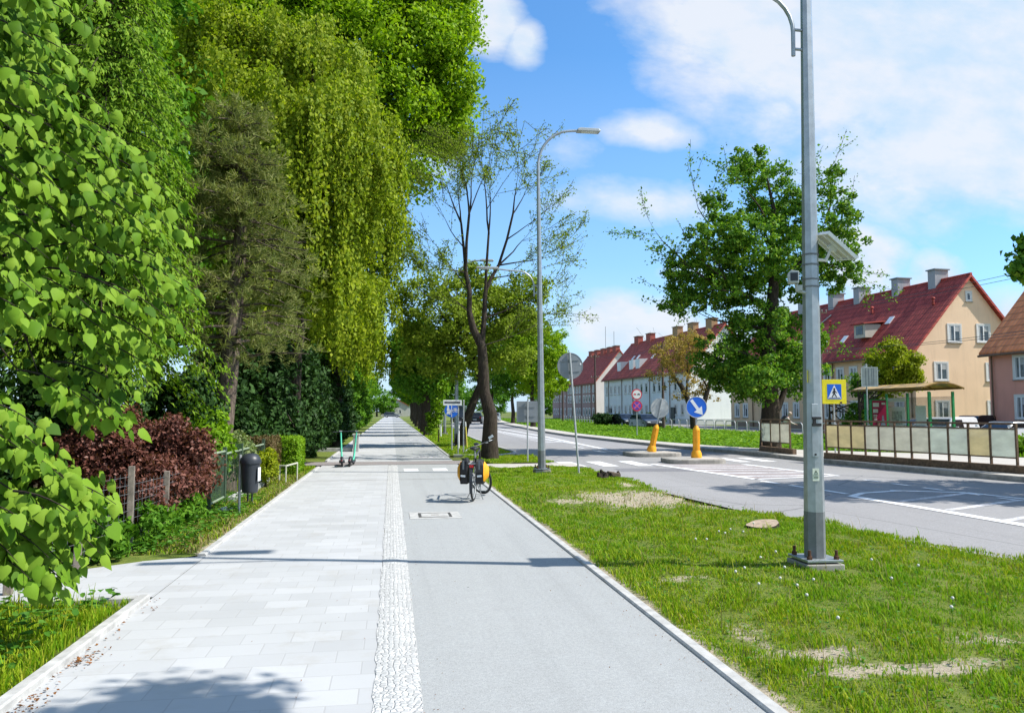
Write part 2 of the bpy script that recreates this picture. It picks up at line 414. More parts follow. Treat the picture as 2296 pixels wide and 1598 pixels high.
# right-hand side: kerb, pavement, lawn edge, parking lane
rk=[(XR(y),float(y)) for y in np.concatenate([np.arange(-20,60,2.0),np.arange(60,250,8)])]
kerb('road_kerb',rk,.16,.12,MAT['concd'])
OY=[-40,18,24,27,30,33,38,51,70,108,150,260]; OX=[24,22,20.5,17.5,15.2,14.2,13.5,12.9,13.8,16.5,21,37]
def XO(y): return float(np.interp(y,OY,OX))
sheet('far_pavement',[[(XR(y)+.155,y),(max(XR(y)+.9,XO(y)),y)] for y in ys if y>-20],MAT['pave2'],.115)
sheet('parking_lane',[[(27.6,20),(37.5,20)],[(27.6,140),(37.5,140)],[(34,200),(44,200)]],MAT['drive'],-.02)
kerb('verge_kerb',[(2.3,28.45),(3.2,28.2),(4.1,28.5),(4.75,29.3),(5.0,30.5),(4.95,33),(4.85,36)][::-1],.12,.05,MAT['conc'])
kerb('verge_kerb',[(XL(y)-.05,float(y)) for y in np.arange(37,240,6)],.12,.07,MAT['conc'])

# ---- verges
SANDS=[(4.7,13.8,1.6,1.55,1.15),(3.7,13.5,1.0,.6,.85),(2.75,7.15,.45,.18,.75),(2.6,5.4,.22,.45,.75),(2.9,4.85,.55,.16,.85),(3.3,4.45,.75,.15,.85),(4.2,4.9,.5,.12,.6),(3.6,5.5,.35,.12,.5),(3.4,13.0,.6,.35,.5),(5.5,12.6,.5,.6,.7),
       (5.2,11.2,.5,.5,.45),(4.3,5.0,.6,.2,.5),(3.0,9.2,.5,.3,.35),(5.2,16.6,.5,.7,.6),(3.1,17.0,.7,.5,.4),(2.5,11.5,.25,.6,.5)]
def wob(x,y): return np.sin(x*3.1+1.3*np.sin(y*1.7))*np.cos(y*2.3+np.sin(x*2.1))
def sandf(x,y):
    x=np.asarray(x,float); y=np.asarray(y,float); s=np.zeros_like(x)
    for cx,cy,rx,ry,a in SANDS:
        d=((x-cx)/rx)**2+((y-cy)/ry)**2; s=np.maximum(s,a*np.exp(-d*.9))
    s=np.maximum(s,.75*np.exp(-((x-(PR+.10))/.10)**2)*(y<22))
    s=np.maximum(s,.6*np.exp(-((x+2.2)/.12)**2)*(y>9.3)*(y<21))
    s=np.maximum(s,.8*np.exp(-(((x+2.6)/.45)**2+((y-4.55)/.35)**2)))
    return s+.16*wob(x*1.4,y*1.4)
def vergez(x,y): return .02+.028*wob(x*.9,y*.8)+.012*wob(x*3.7,y*3.1)
def verge(name,y0,y1,xa,xb,step,n,drop=.02):
    yy=np.arange(y0,y1+step*.5,step); rows=[];sand=[]
    for y in yy:
        a,b=xa(y),xb(y); r=[]
        for j in range(n):
            t=j/(n-1); x=a+(b-a)*t; e=min(1,min(t,1-t)*n/3)
            r.append((x,y,max(-.03,float(vergez(x,y))*e-.004*(1-e)))); sand.append(float(sandf(x,y)))
        rows.append(r)
    o=sheet(name,rows,MAT['soil']); at_=o.data.attributes.new('sand','FLOAT','POINT'); at_.data.foreach_set('value',sand)
    o.data.polygons.foreach_set('use_smooth',[True]*len(o.data.polygons)); return o
def roadside(y): return XL(y)-.02+.10*math.sin(y*1.9)+.07*math.sin(y*5.1)+.05*math.sin(y*11)
verge('verge',-3,22.2,lambda y:PR+.10,lambda y:roadside(y)-(.55*math.exp(-((y-13.6)/1.6)**2)),.22,22)
verge('verge',24.0,28.1,lambda y:max(2.55,3.3-(y-24)*.4),lambda y:5.3-.15*abs(y-26),.4,10)
verge('verge',28.6,240,lambda y:PR+.10,lambda y:max(XL(y)-.06,PR+.4) if y>36 else 4.8-.9*max(0,(30-y)/1.4)**2,3.0,8)
verge('verge',-3,7.12,lambda y:-6.0,lambda y:PL-.09,.25,14)
verge('verge',8.62,23.6,lambda y:-5.0,lambda y:PL-.09-max(0,9.3-y)*1.0,.4,12)
verge('verge',25.7,200,lambda y:-6.0,lambda y:PL-.09,4,6)
# ---- grass blades (nobody could count them)
MAT['grass']=leafmat('grass blades',[(.085,.225,.008),(.155,.32,.010),(.215,.35,.014),(.31,.36,.04),(.12,.295,.010)],.33,.5,.25,(.55,(1.3,1.06,.9)))
MAT['grassr']=leafmat('meadow weeds',[(.09,.21,.014),(.16,.31,.02),(.23,.37,.035)],.3,.5,.3)
MAT['drygrass']=leafmat('dry grass',[(.22,.17,.06),(.30,.25,.11),(.12,.15,.03)],.2,.6,.2)
rng=np.random.default_rng(11)
def blades(name,n,xy,h,w,mat,zf,lean=.6,cull=True,label=None):
    x,y=xy(n); n=len(x)
    if cull:
        k=rng.random(n)<np.clip(1.18-1.25*np.maximum(0,sandf(x,y)),.03,1); x,y=x[k],y[k]; n=len(x)
    tuft=.65+.5*wob(x*2.3,y*2.1)+.25*wob(x*6,y*6)
    H=h*np.clip(tuft,.35,1.5)*rng.uniform(.5,1.25,n)
    a=rng.uniform(0,2*PI,n); W=w*rng.uniform(.7,1.3,n)
    L=H*lean*rng.uniform(.2,1.1,n); d=np.stack([np.cos(a),np.sin(a)],1); s=np.stack([-d[:,1],d[:,0]],1)
    z0=zf(x,y)-.01
    P=np.zeros((n,6,3)); b=np.stack([x,y],1)
    for i,(t,ww,l) in enumerate(((0,1,0),(.55,.85,.35),(1,.15,1.0))):
        for j,sg in enumerate((-1,1)):
            P[:,2*i+j,:2]=b+d*(L*l)[:,None]+s*(W*ww*.5*sg)[:,None]; P[:,2*i+j,2]=z0+H*t*(1-.12*l*l)
    o=npmesh(name,P,[(0,1,3,2),(2,3,5,4)],mat); o['kind']='stuff'
    if label: o['label']=label
    return o
def vz(x,y): return np.asarray([max(0,float(v)) for v in vergez(x,y)])
def band(y0,y1,xa,xb):
    def f(n):
        y=rng.uniform(y0,y1,n); A=np.array([xa(t) for t in y]); B=np.array([xb(t) for t in y]); return A+(B-A)*rng.random(n),y
    return f
vr=lambda y:roadside(y)-(.55*math.exp(-((y-13.6)/1.6)**2))
blades('grass',60000,band(3.4,6.6,lambda y:PR+.13,vr),.068,.0075,MAT['grass'],vz)
blades('grass',60000,band(6.6,11.5,lambda y:PR+.13,vr),.072,.0095,MAT['grass'],vz)
blades('grass',52000,band(11.5,22.1,lambda y:PR+.12,vr),.066,.015,MAT['grass'],vz)
blades('grass',5000,band(3.6,16,lambda y:PR+.12,vr),.10,.008,MAT['drygrass'],vz,.9,False)
blades('grass',9000,band(24.1,28.0,lambda y:max(2.6,3.3-(y-24)*.4),lambda y:5.2),.07,.02,MAT['grass'],vz)
blades('grass',30000,band(28.7,75,lambda y:PR+.15,lambda y:max(XL(y)-.1,PR+.4) if y>36 else 4.7-.9*max(0,(30-y)/1.4)**2),.08,.035,MAT['grass'],vz)
blades('grass',26000,band(3.6,7.1,lambda y:-4.6,lambda y:PL-.10),.12,.008,MAT['grass'],vz)
blades('grass',16000,band(9.4,23.4,lambda y:-4.0,lambda y:PL-.12),.10,.014,MAT['grass'],vz)
blades('grass',9000,band(9.4,20,lambda y:-3.4,lambda y:PL-.12),.09,.014,MAT['drygrass'],vz,.9,False)
blades('grass',420,band(3.6,14,lambda y:PR+.2,vr),.24,.006,MAT['drygrass'],vz,.35,False)
blades('grass',700,band(3.6,12,lambda y:PR+.2,vr),.19,.009,MAT['grass'],vz,.6,False)
blades('grass',900,band(3.7,7.1,lambda y:-4.2,lambda y:PL-.15),.30,.008,MAT['grass'],vz,.5,False)
fz=lambda x,y:np.full(len(x),-.03)
blades('meadow_grass',70000,band(29,75,lambda y:XO(y)+.05,lambda y:28.0),.20,.05,MAT['grassr'],fz,.9,False)
blades('meadow_grass',26000,band(75,170,lambda y:XO(y),lambda y:30+(y-75)*.1),.26,.12,MAT['grassr'],fz,.9,False)
blades('meadow_grass',9000,band(16,30,lambda y:23,lambda y:27.8),.20,.05,MAT['grassr'],fz,.9,False)
# broad weed leaves among the grass
MAT['weed']=leafmat('weed leaves',[(.035,.11,.012),(.07,.19,.02),(.11,.24,.03)],.3,.4,.4)
def weeds(name,n,xy,size,zf,mat,h=.1):
    x,y=xy(n); n=len(x); P=np.stack([x,y,zf(x,y)+rng.uniform(.02,h,n)],1)
    a=rng.uniform(0,2*PI,n); D=np.stack([np.cos(a),np.sin(a),rng.uniform(-.1,.5,n)],1); N=np.stack([rng.normal(0,.3,n),rng.normal(0,.3,n),np.ones(n)],1)
    o=leaves(name,P,D,N,size*rng.uniform(.6,1.3,n),mat,None,OVAL,.6); o['kind']='stuff'; return o
weeds('weeds',1500,band(3.6,7.1,lambda y:-4.4,lambda y:PL-.2),.075,vz,MAT['weed'],.14)
weeds('weeds',2200,band(9.4,15,lambda y:-3.7,lambda y:PL-.25),.07,vz,MAT['weed'],.14)
weeds('weeds',2500,band(3.5,14,lambda y:PR+.25,lambda y:XL(y)-.3),.035,vz,MAT['weed'],.05)
weeds('weeds',7000,band(29,60,lambda y:XO(y)+.1,lambda y:27.5),.22,fz,MAT['grassr'],.25)
# dead leaves swept against the kerb
MAT['dead']=leafmat('dead leaves',[(.16,.06,.02),(.26,.11,.03),(.10,.045,.02)],.1,.8,.1)
n=240; y=np.concatenate([rng.normal(4.5,.35,n//2),rng.uniform(3.8,7.2,n//4),rng.normal(5.55,.08,n-n//2-n//4)]); x=PL+.02+np.abs(rng.normal(0,.07,n))
P=np.stack([x,y,rng.uniform(.006,.02,n)],1); a=rng.uniform(0,2*PI,n)
leaves('dead_leaves',P,np.stack([np.cos(a),np.sin(a),rng.normal(0,.2,n)],1),np.stack([rng.normal(0,.4,n),rng.normal(0,.4,n),np.ones(n)],1),rng.uniform(.012,.035,n),MAT['dead'],None)['kind']='stuff'

n=900; x=np.concatenate([rng.uniform(PL,PR,n//3),PR-np.abs(rng.normal(0,.12,n//3)),rng.normal(.2,.10,n-2*(n//3))]); y=3.5+18*rng.random(n)**1.4
P=np.stack([x,y,np.full(n,.006)],1); a=rng.uniform(0,2*PI,n)
leaves('grit',P,np.stack([np.cos(a),np.sin(a),rng.normal(0,.3,n)],1),np.stack([rng.normal(0,.4,n),rng.normal(0,.4,n),np.ones(n)],1),rng.uniform(.004,.014,n),MAT['dead'],None)['kind']='stuff'
# ---- painted markings
def paint(name,c,wear):
    m,nt,out=newmat(name); v=wcoord(nt); n1=noise(nt,16,6,.7,v); n2=noise(nt,1.3,3,.6,v)
    f=ramp(nt,math_(nt,'ADD',math_(nt,'MULTIPLY',n1,.6),math_(nt,'MULTIPLY',n2,.4)),[(wear-.08,(0,0,0)),(wear+.06,(1,1,1))])
    bsdf(nt,out,mixc(nt,f,(.30,.29,.30),c),.7,0,.3); return m
MAT['paint']=paint('road paint',(.74,.74,.75),.40)
MAT['paintw']=paint('worn road paint',(.62,.61,.62),.50)
MAT['paintr']=paint('faded red paint',(.30,.255,.25),.40)
def mark(pts,mat='paint',z=.0,name='road_marking'):
    mb=MB(); mb.poly([(p[0],p[1],z) for p in pts]); o=mb.build(name,MAT[mat]); o['kind']='structure'
    if o.data.polygons[0].normal.z<0: o.data.flip_normals()
    return o
def line(p,q,w,mat='paint',z=-.004):
    p=Vector(p[:2]);q=Vector(q[:2]);d=(q-p).normalized();n=Vector((d.y,-d.x))*w/2
    return mark([p-n,q-n,q+n,p+n],mat,z)
for x in (.36,1.18): mark([(x,21.35),(x+.40,21.35),(x+.40,22.25),(x,22.25)],'paint',.004)
# cycle symbol painted on the path beyond the drive
def flat_bike(cx,cy,s,sy,mat='paintw',z=.004):
    mb=MB()
    def ring(x,y,r,w):
        for i in range(20):
            a,b=2*PI*i/20,2*PI*(i+1)/20
            mb.poly([(cx+(x+r*math.cos(a))*s,cy+(y+r*math.sin(a))*sy,z),(cx+(x+r*math.cos(b))*s,cy+(y+r*math.sin(b))*sy,z),(cx+(x+(r+w)*math.cos(b))*s,cy+(y+(r+w)*math.sin(b))*sy,z),(cx+(x+(r+w)*math.cos(a))*s,cy+(y+(r+w)*math.sin(a))*sy,z)])
    ring(-.55,0,.32,.10); ring(.55,0,.32,.10)
    for a,b in (((-.55,0),(-.2,.62)),((-.2,.62),(.35,.62)),((.35,.62),(.0,.0)),((0,0),(-.25,.75)),((.55,0),(.3,.85)),((-.55,0),(0,0)),((.15,.9),(.45,.85)),((-.4,.78),(-.1,.78))):
        d=Vector((b[0]-a[0],b[1]-a[1])).normalized(); nn=Vector((d.y,-d.x))*.05
        mb.poly([(cx+(p[0]+sg*nn.x)*s,cy+(p[1]+sg*nn.y)*sy,z+.001*k*0) for p,sg in ((a,-1),(b,-1),(b,1),(a,1)) for k in (0,)])
    o=mb.build('cycle_symbol',MAT[mat],fix=False); o['kind']='structure'; return o
flat_bike(1.3,27.5,.62,1.1); flat_bike(.95,44,.7,1.6)
for x in (5.35,6.35,7.45): mark([(x,22.4),(x+.5,22.4),(x+.5,24.6),(x,24.6)],'paint',-.004)
for x in (11.3,12.2): mark([(x,23.6),(x+.45,23.6),(x+.45,25.8),(x,25.8)],'paint',-.004)
A,B,C_,D_=(8.16,23.2),(8.84,17.6),(11.4,18.2),(10.95,22.6)
for p,q,w in ((A,B,.22),(B,C_,.16),(C_,D_,.2)): line(p,q,w)
for t in np.linspace(.10,.84,5):
    p=Vector(A).lerp(Vector(B),t); q=Vector(D_).lerp(Vector(C_),min(1,t+.10)); p=p.lerp(q,.06); q=p.lerp(q,.93); line(p,q,.30,'paintw',-.008)
mark([Vector(A).lerp(Vector(D_),.04),Vector(B).lerp(Vector(A),.03),Vector(C_).lerp(Vector(D_),.03),Vector(D_).lerp(Vector(A),.03)],'paintr',-.0105)
# second hatched wedge nearer the camera
line((8.93,13.8),(9.1,11.6),.22); line((9.1,11.6),(9.45,2),.24)
cv=[(8.93,13.8),(9.5,14.3),(10.3,14.53),(10.6,14.58)]
for p,q in zip(cv,cv[1:]): line(p,q,.15,'paint',-.0045)
line((10.4,14.7),(11.65,14.05),.15,'paint',-.006); line((11.65,14.05),(11.9,12.88),.15,'paint',-.0052); line((11.9,12.88),(12.3,4),.15)
for i in range(6): 
    y=14.0-i*1.25; line((9.3,y-1.1),(11.7,y+.0),.16,'paintw',-.008)
for y in (17.2,16.05,14.95): line((8.75+(17.2-y)*.12,y),(8.82+(17.2-y)*.12,y-.75),.14)
for i in range(8): line((11.36+i*.05,17.05-i*.98),(11.42+i*.05,16.5-i*.98),.12)
# ladder hatching down the middle of the road beyond the crossing
cl=[(G(1360,1007,0)),(G(1205,975,0)),(G(1130,962,0)),(G(1060,948,0))]
for a,b in zip(cl,cl[1:]): line(a,b,.22)
for i in range(12):
    t=i/11; p=Vector((7.9+.05*i,40+t*22)); line(p,(p.x+1.15*(1-t)+.25,p.y+1.0),.3,'paint',-.008)
line((9.3,38),(8.9,64),.18)
for y in (30,33.5,): line((8.6,y),(8.5,y+1.6),.14)
for x in (9.1,): line((x,30),(x-.1,36),.12,'paintw')
# dark repair seam and tyre-darkened patches
for yy in (18.7,): mark([(PL,yy),(PR,yy+.15),(PR,yy+.18),(PL,yy+.03)],'drive',.003)
MAT['patch']=asphalt('road repair',(.19,.188,.2),0)
line((9.2,21),(16,13.4),.05,'patch',-.009)
mark([(6.3,20.4),(8.4,20.2),(8.5,21.3),(6.4,21.6)],'patch',-.0095)
# inspection cover let into the cycle path
cov=thing('manhole_cover','square pale concrete inspection cover let into the grey cycle path','manhole',(0,0,0))
mb=MB(); mb.b2((.30,11.88,-.05),(1.10,12.66,.006)); mb.build('surround',MAT['conc'],cov)
mb=MB()
for lo,hi in (((.44,12.02,.003),(.96,12.06,.010)),((.44,12.48,.003),(.96,12.52,.010)),((.44,12.06,.003),(.48,12.48,.010)),((.92,12.06,.003),(.96,12.48,.010))): mb.b2(lo,hi)
mb.build('iron_frame',M('cast iron',(.10,.095,.09),.6,.3,20,.2,90,.4),cov)
mb=MB(); mb.b2((.485,12.065,.003),(.915,12.475,.009)); mb.build('lid',MAT['conc'],cov)
mb=MB(); mb.b2((.64,12.25,.008),(.76,12.28,.011)); mb.build('lifting_slot',MAT['rustl'],cov)
# ================================================================== street furniture
def oct_tube(mb,z0,z1,r0,r1,c=(0,0)): return mb.tube([(c[0],c[1],z0),(c[0],c[1],z1)],[r0,r1],8)
def lamp_post(loc,label,lean=0,detail=True,az=0,ht=0):
    t=thing('street_lamp',label,'street lamp',loc,0,'street lamps along the verge',(0,lean,0))
    mb=MB(); oct_tube(mb,.13,.60,.108,.1065); mb.build('sleeve',MAT['galvd'],t)
    mb=MB(); oct_tube(mb,.60,5.8,.105,.062); oct_tube(mb,5.8,7.9+ht,.062,.045); mb.build('pole',MAT['galv'],t)
    mb=MB(); mb.box((0,0,.115),(.40,.40,.025)); mb.build('base_plate',MAT['galv'],t,None,.004)
    mb=MB(); mb.box((0,0,.0),(.42,.42,.17)); mb.build('footing',MAT['concd'],t,None,.012)
    for sx in (-1,1):
        for sy in (-1,1):
            mb=MB(); mb.cyl((sx*.15,sy*.15,.12),(sx*.15,sy*.15,.22),.016,None,8); mb.cyl((sx*.15,sy*.15,.128),(sx*.15,sy*.15,.16),.03,None,6); mb.build('bolt',MAT['rustl'],t)
    if detail:
        mb=MB(); mb.box((-.035,-.10,.99),(.075,.006,.13),R(0)); st=mb.build('warning_sticker',M('pale sticker',(.62,.66,.56),.5),t)
        mb=MB(); 
        tri=[(-.022,.008),(.022,.008),(0,.045)]
        for a,b in zip(tri,tri[1:]+tri[:1]): mb.cyl((-.035+a[0],-.1045,.99+a[1]),(-.035+b[0],-.1045,.99+b[1]),.0022,None,5)
        mb.box((-.035,-.1045,.962),(.05,.003,.014)); mb.box((-.035,-.1045,.983),(.062,.003,.004)); mb.box((-.035,-.1045,1.018),(.004,.003,.016)); mb.build('symbol',M('sticker print',(.16,.2,.15),.6),st)
        mb=MB(); mb.box((-.035,-.096,1.45),(.072,.010,.56)); mb.build('service_door',MAT['galv'],t,None,.003)
        mb=MB(); mb.cyl((-.035,-.098,1.20),(-.035,-.106,1.20),.011,None,10); mb.build('lock',MAT['black'],t)
        mb=MB(); mb.box((-.02,-.106,1.58),(.10,.022,.025)); mb.box((-.02,-.106,1.51),(.10,.022,.03)); mb.box((-.045,-.108,1.545),(.03,.012,.06)); mb.build('bracket',MAT['black'],t)
        mb=MB(); mb.box((-.085,-.05,2.02),(.006,.06,.13),R(-30)); mb.build('number_tag',MAT['yellow'],t)
        for z in (3.06,2.98,3.22,3.33):
            mb=MB(); oct_tube(mb,z,z+.016,.092,.092); mb.build('clamp_band',MAT['galvd'],t)
    # low arm for the path
    x0=-.16
    pts=[(x0,0,5.28+az),(x0,0,5.55+az)]+[(x0-.42+.42*math.cos(a),0,5.55+az+.42*math.sin(a)) for a in np.linspace(.2,1.4,6)]+[(x0-.75,0,5.99+az),(x0-1.0,0,6.02+az)]
    mb=MB(); mb.tube(pts,.022,10); mb.cyl((x0,0,5.36+az),(-.06,0,5.36+az),.016); mb.cyl((x0,0,5.58+az),(-.06,0,5.58+az),.016); mb.build('low_arm',MAT['galv'],t,40)
    mb=MB(); mb.prism([(-.3,-.012),(.26,-.03),(.3,0),(.26,.022),(-.3,.018)],.16,'y',(x0-1.28,-.08,6.045+az)); h=mb.build('low_lamp_head',MAT['steel'],t,None,.008)
    mb=MB(); mb.box((x0-1.33,0,6.017+az),(.34,.12,.012)); mb.build('diffuser',MAT['lampface'],h)
    # tall arm over the road
    pts=[(0,0,7.85+ht)]+[(.95-.95*math.cos(a),0,7.9+ht+1.05*math.sin(a)) for a in np.linspace(.1,1.5,9)]+[(1.15,0,8.97+ht)]
    mb=MB(); mb.tube(pts,[.045]+[.036]*10,10); mb.build('tall_arm',MAT['galv'],t,40)
    mb=MB(); mb.prism([(-.3,.0),(.34,.0),(.36,.03),(.3,.085),(-.22,.09),(-.3,.06)],.24,'y',(1.42,-.12,8.94+ht)); h=mb.build('tall_lamp_head',MAT['steel'],t,None,.01)
    mb=MB(); mb.box((1.46,0,8.938+ht),(.44,.18,.014)); mb.build('diffuser',MAT['lampface'],h)
    return t
p=G(1828,1275,.0); L1=lamp_post((p.x,p.y,0),'tall grey octagonal street lamp nearest the camera, bolted to a concrete footing in the grass',R(.75),True,.27)
LP1=p.copy()
p=G(1215,1060); lamp_post((p.x,p.y,0),'whole grey street lamp with two arms standing between the bicycle and the round sign back',R(-.55),False,-.5,.5)
p=G(1023,1000); lamp_post((p.x,p.y,0),'thin grey street lamp rising into the leaves behind the blue path sign',0,False)
p=G(997,974); lamp_post((p.x,p.y,0),'most distant street lamp, its low arm just showing in the dark tree row',0,False)

# solar panel and floodlight clamped to the near lamp
def tilt_axes(n,xaxis):
    n=Vector(n).normalized(); x=Vector(xaxis); x=(x-n*x.dot(n)).normalized(); y=n.cross(x); return Matrix((x,y,n)).transposed()
t=thing('solar_panel','small white framed solar panel on an arm clamped to the near lamp post','solar panel',(LP1.x+.36,LP1.y+.05,3.46))
m=tilt_axes((.62,-.22,.75),(.72,0,-.62))
def rb(mb,c,s): return mb.box(m@Vector(c),s,0,m)
mb=MB(); rb(mb,(0,0,0),(.40,.44,.012)); mb.build('backsheet',M('panel backsheet',(.55,.53,.47),.6,.1),t)
mb=MB(); rb(mb,(0,0,.009),(.37,.41,.006)); mb.build('cell',M('solar cells',(.01,.015,.05),.15,.3,30),t)
mb=MB()
for c,s in (((-.205,0,-.006),(.014,.464,.036)),((.205,0,-.006),(.014,.464,.036)),((0,-.225,-.006),(.40,.014,.036)),((0,.225,-.006),(.40,.014,.036))): rb(mb,c,s)
for yy in (-.09,.09): rb(mb,(0,yy,-.016),(.39,.022,.02))
mb.build('frame',MAT['white'],t)
mb=MB(); rb(mb,(0,0,-.03),(.09,.07,.05)); a=m@Vector((0,0,-.05)); mb.tube([a,(-.12,-.03,-.17),(-.29,-.05,-.17)],.018,8); mb.box((-.285,-.05,-.17),(.03,.08,.2)); mb.build('mount_arm',MAT['white'],t)
t=thing('floodlight','small grey box floodlight strapped to the left side of the near lamp post','floodlight',(LP1.x-.17,LP1.y-.03,3.06),R(-25))
mb=MB(); mb.prism([(-.055,-.06),(.045,-.07),(.05,.06),(-.03,.075),(-.065,.04)],.12,'y',(0,-.06,.02)); mb.build('housing',MAT['signbackl'],t,None,.006)
mb=MB(); mb.box((-.002,-.064,.02),(.075,.01,.085)); mb.build('lens',MAT['bin'],t)
mb=MB(); mb.tube([(.02,.0,-.05),(.03,.02,-.12),(.12,.06,-.14)],.018,8); mb.box((.06,.03,-.09),(.05,.05,.06)); mb.build('bracket',MAT['signbackl'],t)

# ---------------------------------------------------------------- signs
def post(mb,x,y,z0,z1,r=.03,lean=(0,0)): return mb.cyl((x,y,z0),(x+lean[0],y+lean[1],z1),r,None,12)
def disc(name,r,c,mat,parent,th=.012,y=0,n=40,ring=None):
    mb=MB(); mb.prism([(c[0]+a,c[1]+b) for a,b in disc_pts(r,n)],th,'y',(0,y,0)); return mb.build(name,mat,parent,40)
def flat(name,outlines,y,mat,parent,th=.003):
    mb=MB()
    for o in outlines: mb.prism(o,th,'y',(0,y,0))
    return mb.build(name,mat,parent)
def bar(a,b,w):
    a=Vector(a);b=Vector(b);d=(b-a).normalized();n=Vector((d.y,-d.x))*w/2
    return [tuple(a-n),tuple(b-n),tuple(b+n),tuple(a+n)]
# round sign seen from behind
p=G(1298,1062); t=thing('round_sign','large round grey sign seen from behind on a leaning thin pole','road sign',(p.x,p.y,0),0,None,(0,R(-4.2),R(2)))
mb=MB(); post(mb,0,0,-.05,3.24,.028); mb.build('pole',MAT['steel'],t,40)
disc('sign_plate',.345,(0,2.87),MAT['signback'],t,.012,.045)
mb=MB(); mb.torus((0,.05,2.87),.345,.012,Matrix.Rotation(PI/2,3,'X'),40,6); mb.build('rim',MAT['signback'],t,40)
for z in (2.72,3.02):
    mb=MB(); mb.box((0,.038,z),(.5,.014,.03)); mb.build('clamp',MAT['signback'],t)
flat('sticker',[[(.27,2.88),(.31,2.88),(.31,2.93),(.27,2.93)]],.037,MAT['white'],t)
# square board seen from behind, hooked pole in front of it
p=G(1183,1037); t=thing('square_sign','square grey sign board seen from behind on a thin pole by the road mouth','road sign',(p.x,p.y,0))
mb=MB(); mb.tube([(0,0,-.05),(0,0,1.98),(.02,0,2.04),(.06,0,2.02)],.026,10); mb.build('pole',MAT['steel'],t,40)
mb=MB(); mb.box((-.0,.06,1.64),(.70,.014,.68)); mb.build('sign_plate',MAT['signback'],t,None,.01)
for z in (1.5,1.8):
    mb=MB(); mb.box((0,.045,z),(.5,.02,.03)); mb.build('clamp',MAT['signback'],t)
# shared path sign: blue disc, walkers left, bicycle right
p=G(1013,1010); t=thing('path_sign','round blue sign with white pedestrians and bicycle parted by a vertical line','road sign',(p.x,p.y,0),R(2))
mb=MB(); post(mb,0,0,-.05,1.95,.028); mb.build('pole',MAT['steel'],t,40)
d=disc('sign_plate',.30,(-.02,1.70),MAT['blue'],t,.012,-.045)
W=MAT['white']; o=lambda pts,dx=-.02,dz=1.70:[(a+dx,b+dz) for a,b in pts]
flat('divider',[o([(-.012,-.28),(.012,-.28),(.012,.28),(-.012,.28)])],-.049,W,d)
flat('pedestrian_symbol',[o([(x+a*.04,z+b*.04) for a,b in disc_pts(1,12)]) for x,z in ((-.15,.16),)]+[o(bar((-.15,.11),(-.16,-.03),.09)),o(bar((-.15,-.02),(-.20,-.17),.045)),o(bar((-.15,-.02),(-.11,-.17),.045)),o(bar((-.13,.08),(-.07,-.03),.03)),
   o([(-.07+a*.03,.0+b*.03) for a,b in disc_pts(1,12)]),o(bar((-.07,-.03),(-.07,-.10),.06)),o(bar((-.07,-.1),(-.095,-.18),.03)),o(bar((-.07,-.1),(-.045,-.18),.03))],-.049,W,d)
wh=[]
for cx in (.075,.205):
    for i in range(14):
        a,b=2*PI*i/14,2*PI*(i+1)/14
        wh.append(o([(cx+.06*math.cos(a),-.03+.06*math.sin(a)),(cx+.06*math.cos(b),-.03+.06*math.sin(b)),(cx+.043*math.cos(b),-.03+.043*math.sin(b)),(cx+.043*math.cos(a),-.03+.043*math.sin(a))]))
flat('bicycle_symbol',wh+[o(bar(a,b,.02)) for a,b in (((.075,-.03),(.11,.06)),((.11,.06),(.18,.06)),((.18,.06),(.135,-.03)),((.135,-.03),(.10,.09)),((.205,-.03),(.175,.10)),((.16,.11),(.205,.10)),((.08,.095),(.12,.095)))],-.049,W,d)
# name plate on its own post beside it
p=G(1027,1018); t=thing('plate_sign','narrow white plate with a black band on a post above the blue path sign','road sign',(p.x,p.y,0),R(1))
mb=MB(); post(mb,0,0,-.05,2.05,.028); mb.build('pole',MAT['steel'],t,40)
mb=MB(); mb.box((-.23,-.04,1.985),(.72,.012,.21)); d=mb.build('plate',MAT['white'],t,None,.006)
flat('black_band',[[(-.54,1.96),(.07,1.96),(.07,2.03),(-.54,2.03)]],-.050,MAT['bin'],d)
flat('lettering',[[(-.45+i*.058,1.985),(-.45+i*.058+.04,1.985),(-.45+i*.058+.04,2.005),(-.45+i*.058,2.005)] for i in range(7)],-.0535,MAT['signbackl'],d)
# two bare posts and the yellow marker beside them
p=G(1039,1016); t=thing('bare_pole','bare grey signpost without a sign, right of the white plate','post',(p.x,p.y,0)); mb=MB(); post(mb,0,0,-.05,2.07,.027); mb.build('pole',MAT['steel'],t,40); mb=MB(); mb.ball((0,0,2.07),.035); mb.build('cap',MAT['steel'],t,60)
p=G(1047.5,1006); t=thing('marker_stake','short slanting yellow marker stake in the grass by the leaning trunk','stake',(p.x,p.y,0),0,None,(0,R(-4),0)); mb=MB(); post(mb,0,0,-.05,.98,.025); mb.build('stake',M('pale yellow paint',(.75,.62,.12),.5),t,40); mb=MB(); mb.cyl((0,0,.98),(0,0,1.2),.026); mb.build('top_band',MAT['white'],t,40)
